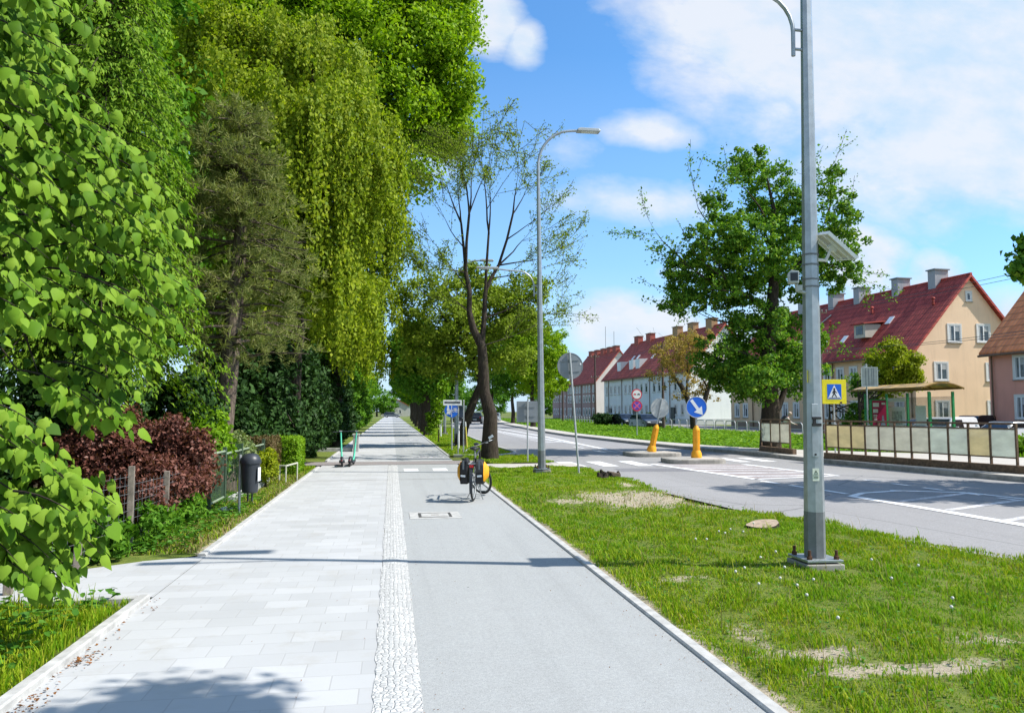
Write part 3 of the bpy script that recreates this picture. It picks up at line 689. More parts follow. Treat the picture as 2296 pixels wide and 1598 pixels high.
# far pole with no overtaking / no stopping discs
p=at(1428,948,47); t=thing('prohibition_sign','slim pole with a no overtaking disc above a purple blue no stopping disc','road sign',(p.x,p.y,0))
mb=MB(); post(mb,0,0,-.1,2.9,.03); mb.build('pole',MAT['steel'],t,40)
zc=lambda py: CAMH+(922-py)/1700*48.9
z1,z2=zc(884),zc(909.5); r=.35
d=disc('no_overtaking_disc',r,(0,z1),MAT['red'],t,.014,-.05)
f=disc('face',r*.80,(0,z1),MAT['white'],d,.003,-.0535)
def carsym(cx): return [[(cx-.095,z1-.03),(cx+.095,z1-.03),(cx+.095,z1+.015),(cx+.055,z1+.02),(cx+.04,z1+.055),(cx-.045,z1+.055),(cx-.06,z1+.02),(cx-.095,z1+.015)],[(cx-.06+a,z1-.035+b) for a,b in disc_pts(.022,10)],[(cx+.06+a,z1-.035+b) for a,b in disc_pts(.022,10)]]
flat('red_car_symbol',carsym(-.125),-.057,MAT['red'],f); flat('black_car_symbol',carsym(.125),-.057,MAT['bin'],f)
d=disc('no_stopping_disc',r,(0,z2),MAT['red'],t,.014,-.05)
f=disc('face',r*.76,(0,z2),MAT['violet'],d,.003,-.0535)
flat('cross',[bar((-.19,z2-.19),(.19,z2+.19),.07)],-.057,M('pinkish red sheet',(.75,.12,.25),.4),f); flat('cross',[bar((-.19,z2+.19),(.19,z2-.19),.07)],-.0605,M('pinkish red sheet',(.75,.12,.25),.4),f)
# ---------------------------------------------------------------- traffic islands and their bollards
def island(name,label,cx,cy,w,d,h=.13):
    n=28; pts=[]
    for i in range(n):
        a=2*PI*i/n; c,s=math.cos(a),math.sin(a); e=.55
        pts.append((cx+w/2*math.copysign(abs(c)**e,c),cy+d/2*math.copysign(abs(s)**e,s)))
    t=thing(name,label,'traffic island',(0,0,0))
    mb=MB(); mb.prism(pts,h+.05,'z',(0,0,-.05)); mb.build('kerb_ring',MAT['concd'],t,None,.03)
    mb=MB(); mb.prism([(cx+(x-cx)*.84,cy+(y-cy)*.80) for x,y in pts],.006,'z',(0,0,h-.001)); mb.build('paved_top',MAT['pave2'],t)
    return t
i1=G(1465,1021); i2=G(1556,1036)
island('traffic_island','low pale traffic island farther away, under the tilted yellow bollard',i1.x,i1.y+.2,2.0,1.9)
island('traffic_island','nearer rounded traffic island, under the upright yellow bollard with blue arrow sign',i2.x,i2.y+.1,1.95,1.5)
def bollard(loc,label,cat,back,rot,zd,r):
    t=thing('bollard_sign',label,cat,loc,0,'yellow bollard signs on the islands',rot)
    prof=[(.17,0),(.18,.05),(.165,.16),(.125,.25)]
    mb=MB(); mb.lathe(prof,20); mb.build('base',MAT['amber'],t,35)
    mb=MB(); n=24
    ribs=[((.115-.022*(i%4==0)),2*PI*i/n) for i in range(n)]
    pr=[(rr_*math.cos(a),rr_*math.sin(a)) for rr_,a in ribs]
    mb.prism(pr,.66,'z',(0,0,.24)); mb.lathe([(.112,.90),(.10,.97),(.055,1.03),(.05,1.06)],20); mb.build('column',MAT['amber'],t,30)
    mb=MB(); post(mb,0,0,1.0,zd+r*.9 if back else zd,.026); mb.build('pole',MAT['steel'],t,40)
    d=disc('sign_plate',r,(0,zd),MAT['signbackl'] if back else MAT['blue'],t,.014,.03 if back else -.05)
    mb=MB(); mb.torus((0,.037 if back else -.043,zd),r,.014,Matrix.Rotation(PI/2,3,'X'),40,6); mb.build('rim',MAT['signbackl'],t,40)
    return t,d
t,d=bollard((i1.x-.05,i1.y+.1,.13),'tilted yellow bollard carrying a round grey sign turned away','bollard',True,(R(3),R(12),R(4)),1.68,.36)
p=i2; t,d=bollard((p.x+.15,p.y+.15,.13),'upright yellow bollard under a round blue sign with white arrow down right','bollard',False,(0,R(.6),R(-6)),1.66,.34)
a=[(-.19,.23),(-.11,.28),(.105,-.02),(.175,.04),(.215,-.245),(-.075,-.165),(.012,-.095),(-.205,.215)]
arrow=[(-.215,.205),(-.135,.265),(.085,-.035),(.175,.035),(.205,-.25),(-.09,-.165),(.005,-.095)]
flat('arrow',[[(x,1.66+z) for x,z in arrow]],-.0545,MAT['white'],d)
# ---------------------------------------------------------------- pedestrian crossing sign, fluorescent square
p=at(1869,878,26); t=thing('crossing_sign','fluorescent yellow square sign framing a blue pedestrian crossing symbol','road sign',(p.x,p.y,0),R(-8))
mb=MB(); post(mb,0,0,0,2.85,.03); mb.build('pole',MAT['steel'],t,40)
z=p.z
mb=MB(); mb.box((0,-.05,z),(.90,.014,.90)); d=mb.build('backing_board',MAT['yellow'],t,None,.006)
mb=MB(); mb.box((0,-.06,z),(.53,.008,.56)); f=mb.build('blue_panel',MAT['blue'],d)
flat('white_triangle',[[(-.24,z-.25),(.24,z-.25),(.0,z+.25)]],-.067,MAT['white'],f)
K=MAT['bin']
flat('walker_symbol',[[(x+a,zz+b) for a,b in disc_pts(.04,12)] for x,zz in ((0,z+.10),)]+[bar((0,z+.06),(-.01,z-.08),.075),bar((-.01,z-.07),(-.09,z-.2),.04),bar((.0,z-.07),(.08,z-.2),.04),bar((.01,z+.04),(.09,z-.05),.03),bar((-.01,z+.04),(-.08,z-.05),.03)],-.0705,K,f)
flat('stripe',[bar((-.2,z-.225),(.2,z-.225),.02)],-.0705,K,f)
flat('bolt_cover',[[(.20,z-.44),(.28,z-.44),(.28,z-.37),(.20,z-.37)]],-.061,MAT['rustl'],d)

# ---------------------------------------------------------------- railings with frosted panels
def frosted(name,c):
    m,nt,out=newmat(name); v=ocoord(nt)
    n1=noise(nt,1.6,5,.65,mapv(nt,v,(1,1,2.2))); cl=ramp(nt,n1,[(.3,[x*.8 for x in c]),(.7,[min(1,x*1.15) for x in c])])
    b=bsdf(nt,None,cl,.45,0,.4); tr=nt.nodes.new('ShaderNodeBsdfTranslucent'); nt.links.new(cl,tr.inputs[0])
    x=nt.nodes.new('ShaderNodeMixShader'); x.inputs[0].default_value=.45; nt.links.new(b,x.inputs[1]); nt.links.new(tr.outputs[0],x.inputs[2])
    tp=nt.nodes.new('ShaderNodeBsdfTransparent'); y=nt.nodes.new('ShaderNodeMixShader'); y.inputs[0].default_value=.18
    nt.links.new(x.outputs[0],y.inputs[1]); nt.links.new(tp.outputs[0],y.inputs[2]); nt.links.new(y.outputs[0],out.inputs[0]); return m
FR=[frosted('frosted panel',(.64,.63,.54)),frosted('yellowed frosted panel',(.66,.58,.36)),frosted('grey green frosted panel',(.60,.64,.57))]
def railing(label,pts,kinds,zs=.12):
    """pts: post positions (x,y)"""
    t=thing('panel_railing',label,'railing',(0,0,0),0,'frosted panel railings along the kerb')
    H=1.22
    for x,y in pts:
        mb=MB(); mb.box((x,y,zs+H/2),(.05,.05,H)); mb.box((x-.03,y-.02,zs+.03),(.16,.16,.05)); mb.build('post',MAT['rust'],t)
    mb=MB(); mb.tube([(x,y,zs+H) for x,y in pts],.028,8); mb.build('handrail',MAT['rust'],t,40)
    a=Vector(pts[0]); b=Vector(pts[-1]); d=(b-a).normalized(); rz=math.atan2(d.y,d.x)
    mb=MB(); mb.box((*((a+b)/2+d*.12),zs+.09),((b-a).length+.35,.16,.20),rz); mb.build('plinth',MAT['rust'],t,None,.01)
    for p,q,k in zip(pts,pts[1:],kinds):
        p=Vector(p);q=Vector(q); c=(p+q)/2; L=(q-p).length
        mb=MB(); mb.box((c.x,c.y,zs+1.09),(L-.05,.03,.035),rz); mb.build('top_bar',MAT['rust'],t)
        mb=MB(); mb.box((c.x,c.y,zs+.37),(L-.05,.03,.035),rz); mb.build('bottom_bar',MAT['rust'],t)
        mb=MB(); mb.box((c.x,c.y,zs+.73),(L-.055,.012,.684),rz); mb.build('frosted_panel',FR[k],t)
    return t
a=G(1851,1027,.12); b=G(2276,1060,.12)
px=[1851,1878,1907,1938,1969,2004,2041,2081.5,2124,2169,2218,2276]
def on_line(px_):
    d=ray(px_,922); k=d.x/d.y; e=b-a      # where the sight line crosses the railing line
    t=(a.x-k*a.y)/(k*e.y-e.x); return (a.x+e.x*t,a.y+e.y*t)
railing('long rusty railing with eleven frosted panels in front of the bus shelter',[on_line(x) for x in px],[1,1,1,0,0,0,0,2,2,1,2])
a=G(1706,1010,.12); b=G(1770,1017,.12)
railing('short brown railing of three frosted panels in front of the big tree trunk',[on_line(x) for x in (1706,1727,1748,1770)],[2,0,0])

# bent tube barriers along the parking lane
t=thing('tube_barrier','bent grey tube barrier in the long row along the parking lane','barrier',(27.0,33,0),R(90),'bent tube barriers in a row')
mb=MB(); mb.tube([(0,0,-.05),(0,0,.72),(.10,0,.85),(.2,0,.89),(1.5,0,.89),(1.62,0,.84),(1.7,0,.72),(1.7,0,-.05)],.035,8); mb.build('hoop',MAT['steel'],t,40)
mb=MB(); mb.cyl((0,0,.45),(1.7,0,.45),.022,None,8); mb.build('crossbar',MAT['steel'],t,40)
for i in range(1,50): dup(t,(27.0+max(0,(33+i*2.0-85))*.06,33+i*2.0,0),R(90-(3 if 33+i*2>85 else 0)))

# ---------------------------------------------------------------- bus stop
t=thing('bus_shelter','bus shelter with curved amber roof, green posts and glass walls behind the railing','bus shelter',(0,0,0))
gp=MAT['greenp']; zf=.115
clear=glass('shelter glass',(.10,.12,.11),.05,.28)
roofm=glass('amber roof sheet',(.40,.24,.045),.3,.82)
X0,X1,Y0,Y1=22.75,24.25,29.8,34.3
for (x,y) in ((X1,Y0),(X1,31.25),(X1,32.75),(X1,Y1),(X0+.35,Y0),(X0+.35,Y1)):
    mb=MB(); mb.box((x,y,zf+1.2),(.09,.09,2.4)); mb.build('post',gp,t)
n=8; vs=[]; 
mb=MB()
prof=[(X0-.15+(X1-X0+.45)*i/n, 2.58+.32*math.sin(PI*(.12+.80*i/n))) for i in range(n+1)]
for (xa,za),(xb,zb) in zip(prof,prof[1:]):
    mb.add([(xa,Y0-.35,za),(xb,Y0-.35,zb),(xb,Y1+.3,zb),(xa,Y1+.3,za),(xa,Y0-.35,za+.02),(xb,Y0-.35,zb+.02),(xb,Y1+.3,zb+.02),(xa,Y1+.3,za+.02)],[(0,1,2,3),(7,6,5,4),(0,4,5,1),(1,5,6,2),(2,6,7,3),(3,7,4,0)])
mb.build('roof',roofm,t,50)
am=M('amber roof rib',(.22,.12,.02),.5)
for y in (Y0-.33,31.25,32.75,Y1+.28):
    mb=MB(); mb.tube([(x,y,z-.03) for x,z in prof],.03,6); mb.build('roof_rib',am,t,40)
mb=MB(); mb.box((X0-.2,(Y0+Y1)/2,2.66),(.06,Y1-Y0+.6,.09)); mb.box((X1+.2,(Y0+Y1)/2,2.66),(.06,Y1-Y0+.6,.09)); mb.build('gutter',am,t)
for ya,yb in ((Y0,31.25),(31.25,32.75),(32.75,Y1)):
    mb=MB(); mb.b2((X1-.006,ya+.06,zf+.25),(X1+.006,yb-.06,zf+2.2)); g=mb.build('glass_wall',clear,t)
mb=MB(); mb.b2((23.36,Y1-.08,zf+.25),(X1-.06,Y1+.08,zf+2.12)); fr=mb.build('poster_frame',MAT['greenp'],t)
mb=MB(); mb.b2((23.40,Y1-.084,zf+.3),(X1-.1,Y1-.078,zf+2.07)); ps=mb.build('pink_poster',M('pink poster',(.42,.02,.09),.4,.06,3),fr)
mb=MB()
for k,(x,z,w,h) in enumerate(((24.12,1.86,.42,.20),(24.12,1.56,.34,.18),(24.14,1.34,.26,.06),(24.14,1.24,.22,.05),(24.14,1.14,.24,.05),(24.14,.78,.2,.05),(24.14,.6,.1,.05),(24.72,1.92,.26,.10))):
    mb.b2((23.42+(x-24.1)*.78,Y1-.088,zf+z-h/2),(23.42+(x-24.1+w)*.78,Y1-.0845,zf+z+h/2))
mb.build('white_lettering',MAT['white'],ps)
mb=MB(); fig=[(24.62,.40),(24.98,.40),(25.0,.80),(24.9,1.0),(24.87,1.12),(24.84,1.34),(24.74,1.34),(24.72,1.12),(24.62,.98)]
mb.prism([(23.42+(x-24.1)*.78,zf+z) for x,z in fig],.0025,'y',(0,Y1-.0875,0)); mb.build('printed_figure',M('poster blue print',(.22,.27,.38),.5,.5,6),ps)
mb=MB(); mb.b2((X1-.02,32.95,zf+.75),(X1-.008,34.1,zf+1.75)); m_=mb.build('route_map',MAT['white'],t)
mb=MB(); mb.b2((X1-.024,33.15,zf+.9),(X1-.0205,33.9,zf+1.55)); mb.build('printed_map',M('map print',(.42,.47,.42),.6,.5,8),m_)
mb=MB(); mb.b2((X1-.02,32.9,zf+2.0),(X1-.008,34.2,zf+2.18)); mb.build('name_strip',MAT['white'],t)
mb=MB(); mb.b2((X1-.02,31.5,zf+.9),(X1-.008,32.2,zf+1.8)); mb.build('timetable',MAT['white'],t)
mb=MB(); mb.b2((X1-.5,30.2,zf+.42),(X1-.12,33.8,zf+.47)); 
for y in (30.5,33.5): mb.b2((X1-.34,y,zf),(X1-.28,y+.06,zf+.42))
mb.build('bench',MAT['wood'],t)
p=at(1943,845,32); t=thing('bus_stop_sign','pale grey framed bus stop board on a pole beside the shelter roof','bus stop sign',(p.x,p.y,0),R(-14))
mb=MB(); mb.cyl((0,.03,.1),(0,.03,3.85),.035); mb.build('pole',MAT['steel'],t,40)
mb=MB(); mb.box((.12,-.02,p.z),(.72,.03,.90)); d=mb.build('board',MAT['signbackl'],t,None,.01)
mb=MB()
for s in ((.12,p.z+.44,.74,.03),(.12,p.z-.44,.74,.03),(-.235,p.z,.03,.9),(.475,p.z,.03,.9)): mb.box((s[0],-.04,s[1]),(s[2],.02,s[3]))
mb.build('frame',MAT['white'],d)
mb=MB()
for x in (-.05,.08,.22,.30): mb.box((x,-.037,p.z),(.035,.004,.80))
mb.build('stripe',MAT['signback'],d)

# ---------------------------------------------------------------- litter bin
p=G(549,1152); t=thing('litter_bin','black domed litter bin on a thin post beside the walkway','litter bin',(p.x+.05,p.y,0),R(-10))
mb=MB(); mb.cyl((-.15,0,-.05),(-.15,0,.95),.022,None,10); mb.build('post',MAT['steel'],t,40)
mb=MB(); mb.lathe([(.105,.34),(.125,.36),(.15,.80),(.15,.82)],24,(0.02,0,0)); mb.build('body',MAT['bin'],t,40)
mb=MB(); mb.lathe([(.165,.81),(.168,.85),(.15,.90),(.11,.955),(.04,.975)],24,(.02,0,0)); mb.build('hood',MAT['bin'],t,50)
mb=MB(); mb.box((.172,-.02,.64),(.006,.12,.22)); mb.build('notice',MAT['lamp'],t)
mb=MB()
for x in (-.02,.05): mb.cyl((x,.02,.20),(x,.02,.36),.014,None,8)
mb.build('foot_bracket',MAT['bin'],t)
# ---------------------------------------------------------------- garden edge on the left
def fence_posts(label,pts,h,mat,name='garden_fence',mesh=True):
    t=thing(name,label,'fence',(0,0,0))
    for x,y,hh in pts:
        mb=MB(); mb.box((x,y,hh/2-.05),(.07,.07,hh+.1),.2); mb.build('post',mat,t,None,.006)
    mb=MB()
    for (xa,ya,ha),(xb,yb,hb) in zip(pts,pts[1:]):
        a=Vector((xa,ya,0));b=Vector((xb,yb,0));L=(b-a).length
        for z in np.arange(.08,min(ha,hb)-.02,.10): mb.cyl(a+Vector((0,0,z)),b+Vector((0,0,z)),.0022,None,4)
        for k in range(int(L/.12)):
            q=a.lerp(b,k*.12/L); mb.cyl(q+Vector((0,0,.05)),q+Vector((0,0,min(ha,hb)-.03)),.002,None,4)
    mb.build('wire_netting',MAT['galvd'],t); return t
fence_posts('grey timber post and wire garden fence under the purple bush',[(-3.4,7.6,.9),(-3.2,8.6,.95),(-3.05,9.7,1.0),(-2.98,10.9,.85),(-2.92,12.3,.9)],1,MAT['wood'])
t=thing('garden_gate','low green metal garden gate with wire infill behind the litter bin','gate',(0,0,0))
g=[(-2.92,12.1),(-2.93,13.1)]
for (x,y) in ((-2.90,13.0),(-2.90,14.1),(-2.90,15.6),(-2.9,18.2)):
    mb=MB(); mb.box((x,y,.5),(.06,.06,1.05)); mb.build('post',M('dull green paint',(.05,.085,.05),.6,.2,9),t)
mb=MB()
for z in (.15,.95): mb.cyl((-2.90,13.0,z),(-2.90,14.1,z),.022,None,8)
mb.cyl((-2.90,14.1,.9),(-2.90,15.6,.9),.02,None,8); mb.cyl((-2.90,15.6,.9),(-2.9,18.2,.9),.02,None,8)
mb.build('rail',M('pale green paint',(.20,.25,.17),.6,.2,9),t,40)
mb=MB()
for k in range(16): mb.cyl((-2.90,13.04+k*.066,.15),(-2.90,13.04+k*.066,.95),.005,None,5)
for k in range(30): mb.cyl((-2.90,14.2+k*.13,.05),(-2.90,14.2+k*.13,.9),.004,None,4)
mb.build('wire_infill',M('dull green wire',(.07,.12,.075),.6,.2,9),t)
mb=MB(); mb.box((-2.80,16.2,.06),(.10,4.0,.16)); mb.build('footing',MAT['conc'],t)
t=thing('low_rail','low pale tubular rail on short legs at the edge of the walkway','rail',(0,0,0))
mb=MB(); mb.tube([(-3.05,18.3,.42),(-2.35,17.9,.42)],.02,8); mb.tube([(-2.35,17.9,.42),(-2.22,18.9,.42)],.02,8); mb.build('rail',M('aged cream paint',(.42,.42,.34),.7,.2,12),t,40)
for x,y in ((-2.5,17.98),(-2.35,17.9),(-2.22,18.9)):
    mb=MB(); mb.cyl((x,y,0),(x,y,.42),.018,None,8); mb.build('leg',M('aged cream paint',(.42,.42,.34),.7,.2,12),t,40)
p=G(798,1012); t=thing('stone_post','square pale concrete gate post behind the green scooters','gate post',(p.x,p.y,0))
mb=MB(); mb.box((0,0,.33),(.24,.24,.68)); mb.build('shaft',MAT['conc'],t,None,.015); mb=MB(); mb.box((0,0,.70),(.30,.30,.07)); mb.build('cap',MAT['conc'],t,None,.012)
mb=MB(); mb.box((-1.2,.1,.07),(2.1,.14,.16)); mb.build('wall_footing',MAT['conc'],t,None,.01)
for i,(x,y) in enumerate(((2.95,33.8),(3.2,50),(3.5,57),(3.3,70),(3.7,83))):
    t=thing('marker_post',['slim white marker post in the grass right of the blue sign','short white post beside the dark trunks on the verge','white post next to the farther dark trunk','small white post far along the verge','tiny white post at the far end of the verge'][i],'post',(x,y,0),0,'white posts on the verge')
    mb=MB(); mb.cyl((0,0,-.05),(0,0,1.05 if i else 1.0),.045,None,8); mb.build('shaft',MAT['white'],t,40); mb=MB(); mb.cyl((0,0,.8),(0,0,.9),.048,None,8); mb.build('band',MAT['signback'],t,40)
# crumpled white bag
rr=random.Random(5); p=G(505,1150); t=thing('paper_litter','crumpled white bag lying in the grass near the litter bin','litter',(p.x,p.y,.05))
mb=MB(); mb.ball((0,0,0),.10,14,(1.2,.8,.5)); mb.v=[(x*(1+rr.uniform(-.25,.25)),y*(1+rr.uniform(-.25,.25)),z*(1+rr.uniform(-.3,.3))) for x,y,z in mb.v]; mb.build('bag',MAT['white'],t)
# ---------------------------------------------------------------- stumps
endg=M('cut wood end grain',(.34,.26,.19),.9,.25,14,.3,50)
p=G(1718,1190); t=thing('tree_stump','flat sawn tree stump slice tilted in the grass by the near lamp','tree stump',(p.x,p.y+.08,.02),.4,None,(R(3),R(-6),.4))
rr=random.Random(9); ol=[(.27*(1+.10*math.sin(3*a+1)+rr.uniform(-.05,.05))*math.cos(a),.20*(1+.10*math.sin(2*a)+rr.uniform(-.05,.05))*math.sin(a)) for a in np.linspace(0,2*PI,26,endpoint=False)]
mb=MB(); mb.prism(ol,.12,'z',(0,0,-.05)); mb.build('bark_side',MAT['bark'],t); mb=MB(); mb.prism([(x*.97,y*.97) for x,y in ol],.006,'z',(0,0,.068)); mb.build('cut_face',endg,t)
p=G(1360,1074); t=thing('rotten_stump','dark broken stump with splintered roots at the edge of the grass','tree stump',(p.x,p.y,0))
mb=MB()
for i in range(16):
    a=rr.uniform(0,2*PI); r=rr.uniform(.05,.34); h=rr.uniform(.08,.22)
    mb.tube([(r*math.cos(a),.6*r*math.sin(a),-.03),(r*1.15*math.cos(a),.7*r*math.sin(a),h*.6),(r*1.1*math.cos(a)+rr.uniform(-.05,.05),.7*r*math.sin(a),h)],[.085,.06,.025],7)
mb.build('broken_wood',MAT['bark'],t)
mb=MB(); mb.box((.18,.02,.12),(.30,.18,.10),.3,Matrix.Rotation(.2,3,'Y')); mb.build('sawn_block',M('grey brown wood',(.15,.11,.08),.9,.3,10,.3,40),t,None,.02)
# ---------------------------------------------------------------- dandelion clocks
rr=random.Random(4)
fl=M('dandelion fluff',(.60,.60,.55),.9,.1,90,.6,300)
t0=None
spots=[G(x,y) for x,y in ((1667,1218),(1612,1212),(1626,1218),(1638,1205),(1706,1285),(1760,1307),(1750,1330),(1702,1338),(1788,1342),(1810,1377),(1825,1338),(2137,1375),(2135,1405),(2470,1500),(1560,1235),(1740,1265),(1690,1195),(1585,1240),(1670,1305),(1650,1320),(1955,1290),(2000,1330),(2060,1300),(1880,1420))]
for i,q in enumerate(spots):
    if t0 is None:
        t0=thing('dandelion','white dandelion clock on a thin stem in the verge grass around the near lamp post','dandelion',(q.x,q.y,0),0,'dandelion clocks in the grass')
        mb=MB(); mb.tube([(0,0,0),(.005,.003,.07),(0,0,.138)],.0018,5); mb.build('stem',MAT['weed'],t0,60)
        mb=MB(); mb.ball((0,0,.148),.0135,10); mb.build('seed_head',fl,t0,60)
    else: dup(t0,(q.x,q.y,rr.uniform(-.04,.02)),rr.uniform(0,6))
# ================================================================== bicycle, scooters, cars, person
def wheel(mb_t,mb_r,c,m,Rr=.34,tr=.021):
    mb_t.torus(c,Rr-tr,tr,m,44,8); mb_r.torus(c,Rr-.05,.010,m,44,6)
    for i in range(18):
        a=2*PI*i/18; p=Vector(c)+m@Vector((.02*math.cos(a+1),.02*math.sin(a+1),.03*(-1)**i)); q=Vector(c)+m@Vector(((Rr-.05)*math.cos(a),(Rr-.05)*math.sin(a),0))
        mb_r.cyl(p,q,.0014,None,4)
    mb_r.cyl(Vector(c)+m@Vector((0,0,-.05)),Vector(c)+m@Vector((0,0,.05)),.022,None,10)
bx=G(1066,1128)
BK=thing('bicycle','black touring bicycle parked on its stand on the grey cycle path, front wheel turned','bicycle',(bx.x,bx.y+.34,0),R(-14))
side=Matrix.Rotation(PI/2,3,'Y')
t_,r_=MB(),MB(); wheel(t_,r_,(0,0,.345),side); w=t_.build('rear_wheel',MAT['black'],BK,60); r_.build('rim',MAT['steel'],w,60)
ST=R(50)   # steering angle
sa=Vector((0,-.32,.95)).normalized(); hd=Vector((0,.86,.86)); 
rotS=Matrix.Rotation(ST,3,sa)
def S(p): return hd+rotS@(Vector(p)-hd)
fc=Vector((0,1.06,.345))
t_,r_=MB(),MB(); wheel(t_,r_,S(fc),rotS@side); w=t_.build('front_wheel',MAT['black'],BK,60); r_.build('rim',MAT['steel'],w,60)
fm=M('black frame paint',(.03,.028,.03),.3,.2,9)
mb=MB()
bb=(0,.44,.29); seat=(0,.22,.80); hb=(0,.92,.66); ht=(0,.85,.90)
for a,b,r in ((bb,seat,.017),(bb,hb,.021),(seat,ht,.018),(ht,hb,.021)): mb.cyl(a,b,r,None,10)
for sx in (-.06,.06):
    mb.cyl((sx,0,.345),(sx*.4,.40,.29),.010,None,8); mb.cyl((sx,0,.345),(sx*.4,.22,.76),.009,None,8)
mb.build('frame',fm,BK,40)
mb=MB()
for sx in (-.055,.055): mb.tube([S((sx,1.06,.345)),S((sx,.97,.60)),S((sx*.5,.92,.68))],.012,8)
mb.cyl(S((-.05,.92,.68)),S((.05,.92,.68)),.014); mb.cyl(S((0,.92,.66)),S((0,.84,.96)),.014); mb.build('fork',fm,BK,40)
mb=MB(); mb.tube([S((-.30,.72,1.0)),S((-.20,.84,1.0)),S((0,.86,.99)),S((.20,.84,1.0)),S((.30,.72,1.0))],.012,8); mb.build('handlebar',MAT['bin'],BK,40)
for sx in (-1,1):
    mb=MB(); mb.cyl(S((sx*.30,.72,1.0)),S((sx*.24,.80,1.0)),.018,None,10); mb.build('grip',MAT['black'],BK,40)
    mb=MB(); mb.tube([S((sx*.22,.84,1.0)),S((sx*.23,.92,.98)),S((sx*.30,.90,.965))],.006,6); mb.build('brake_lever',MAT['steel'],BK,40)
mb=MB(); mb.tube([S((.28,.73,1.01)),(.18,.88,1.07),(.21,.86,1.12)],.006,6); mb.box((.225,.83,1.15),(.10,.012,.05),0,Matrix.Rotation(R(-35),3,'Y')); mb.build('mirror',MAT['lamp'],BK,None,.004)
mb=MB(); mb.box(S((0,.90,1.02)),(.09,.10,.05)); mb.build('handlebar_bag',MAT['bin'],BK,None,.015)
mb=MB(); mb.box(S((.03,.955,.985)),(.04,.04,.04)); mb.build('headlight',MAT['lamp'],BK,None,.008)
mb=MB(); mb.cyl((0,.22,.78),(0,.185,.93),.013); mb.build('seat_post',MAT['steel'],BK,40)
mb=MB(); mb.ball((0,.14,.955),.12,14,(.62,1.05,.28)); mb.ball((0,.28,.955),.06,12,(.45,1.6,.4)); mb.build('saddle',MAT['black'],BK,60)
mb=MB()
for sx in (-.06,.06): mb.cyl((sx,-.28,.70),(sx,.20,.70),.006,None,6); mb.cyl((sx,-.02,.36),(sx,-.16,.70),.006,None,6); mb.cyl((sx,.0,.36),(sx,.1,.70),.006,None,6)
for y in (-.27,-.1,.1): mb.cyl((-.06,y,.70),(.06,y,.70),.006,None,6)
mb.build('rack',MAT['steel'],BK,40)
mb=MB(); arc=[(0,.375*math.sin(a),.345+.375*math.cos(a)) for a in np.linspace(R(-118),R(30),14)]
for p,q in zip(arc,arc[1:]):
    p=Vector(p);q=Vector(q); mb.add([p+Vector((-.026,0,0)),p+Vector((.026,0,0)),q+Vector((.026,0,0)),q+Vector((-.026,0,0))],[(0,1,2,3)])
mb.build('mudguard',MAT['bin'],BK,40)
mb=MB()
for sx in (-.035,.04): mb.tube([(sx,-.06,.34),(sx*.9,-.30,.50)],.0035,5)
mb.build('mudguard_stay',MAT['lamp'],BK)
mb=MB(); mb.box((0,-.30,.655),(.075,.02,.045)); mb.build('rear_light',MAT['redlamp'],BK,None,.006)
mb=MB(); mb.cyl((-.05,.44,.29),(.06,.44,.29),.02); mb.cyl((.06,.44,.29),(.06,.44,.29),.085); mb.lathe([(.085,-.003),(.085,.003)],24,(.055,.44,.29),side); mb.cyl((.07,.44,.29),(.075,.50,.13),.010); mb.cyl((-.055,.44,.29),(-.06,.38,.45),.010); mb.build('crankset',MAT['steel'],BK,40)
for c in ((.115,.50,.13),(-.10,.38,.45)):
    mb=MB(); mb.box(c,(.09,.07,.02)); mb.build('pedal',MAT['bin'],BK)
mb=MB(); mb.cyl((-.03,.33,.28),(-.155,.20,.012),.009,None,7); mb.cyl((.03,.33,.28),(.155,.20,.012),.009,None,7); mb.build('kickstand',MAT['galvd'],BK,40)
orange=M('orange yellow pannier cloth',(.72,.33,.012),.6,.2,8,.2,60); blackc=M('black pannier cloth',(.018,.018,.02),.6,.4,10,.3,70)
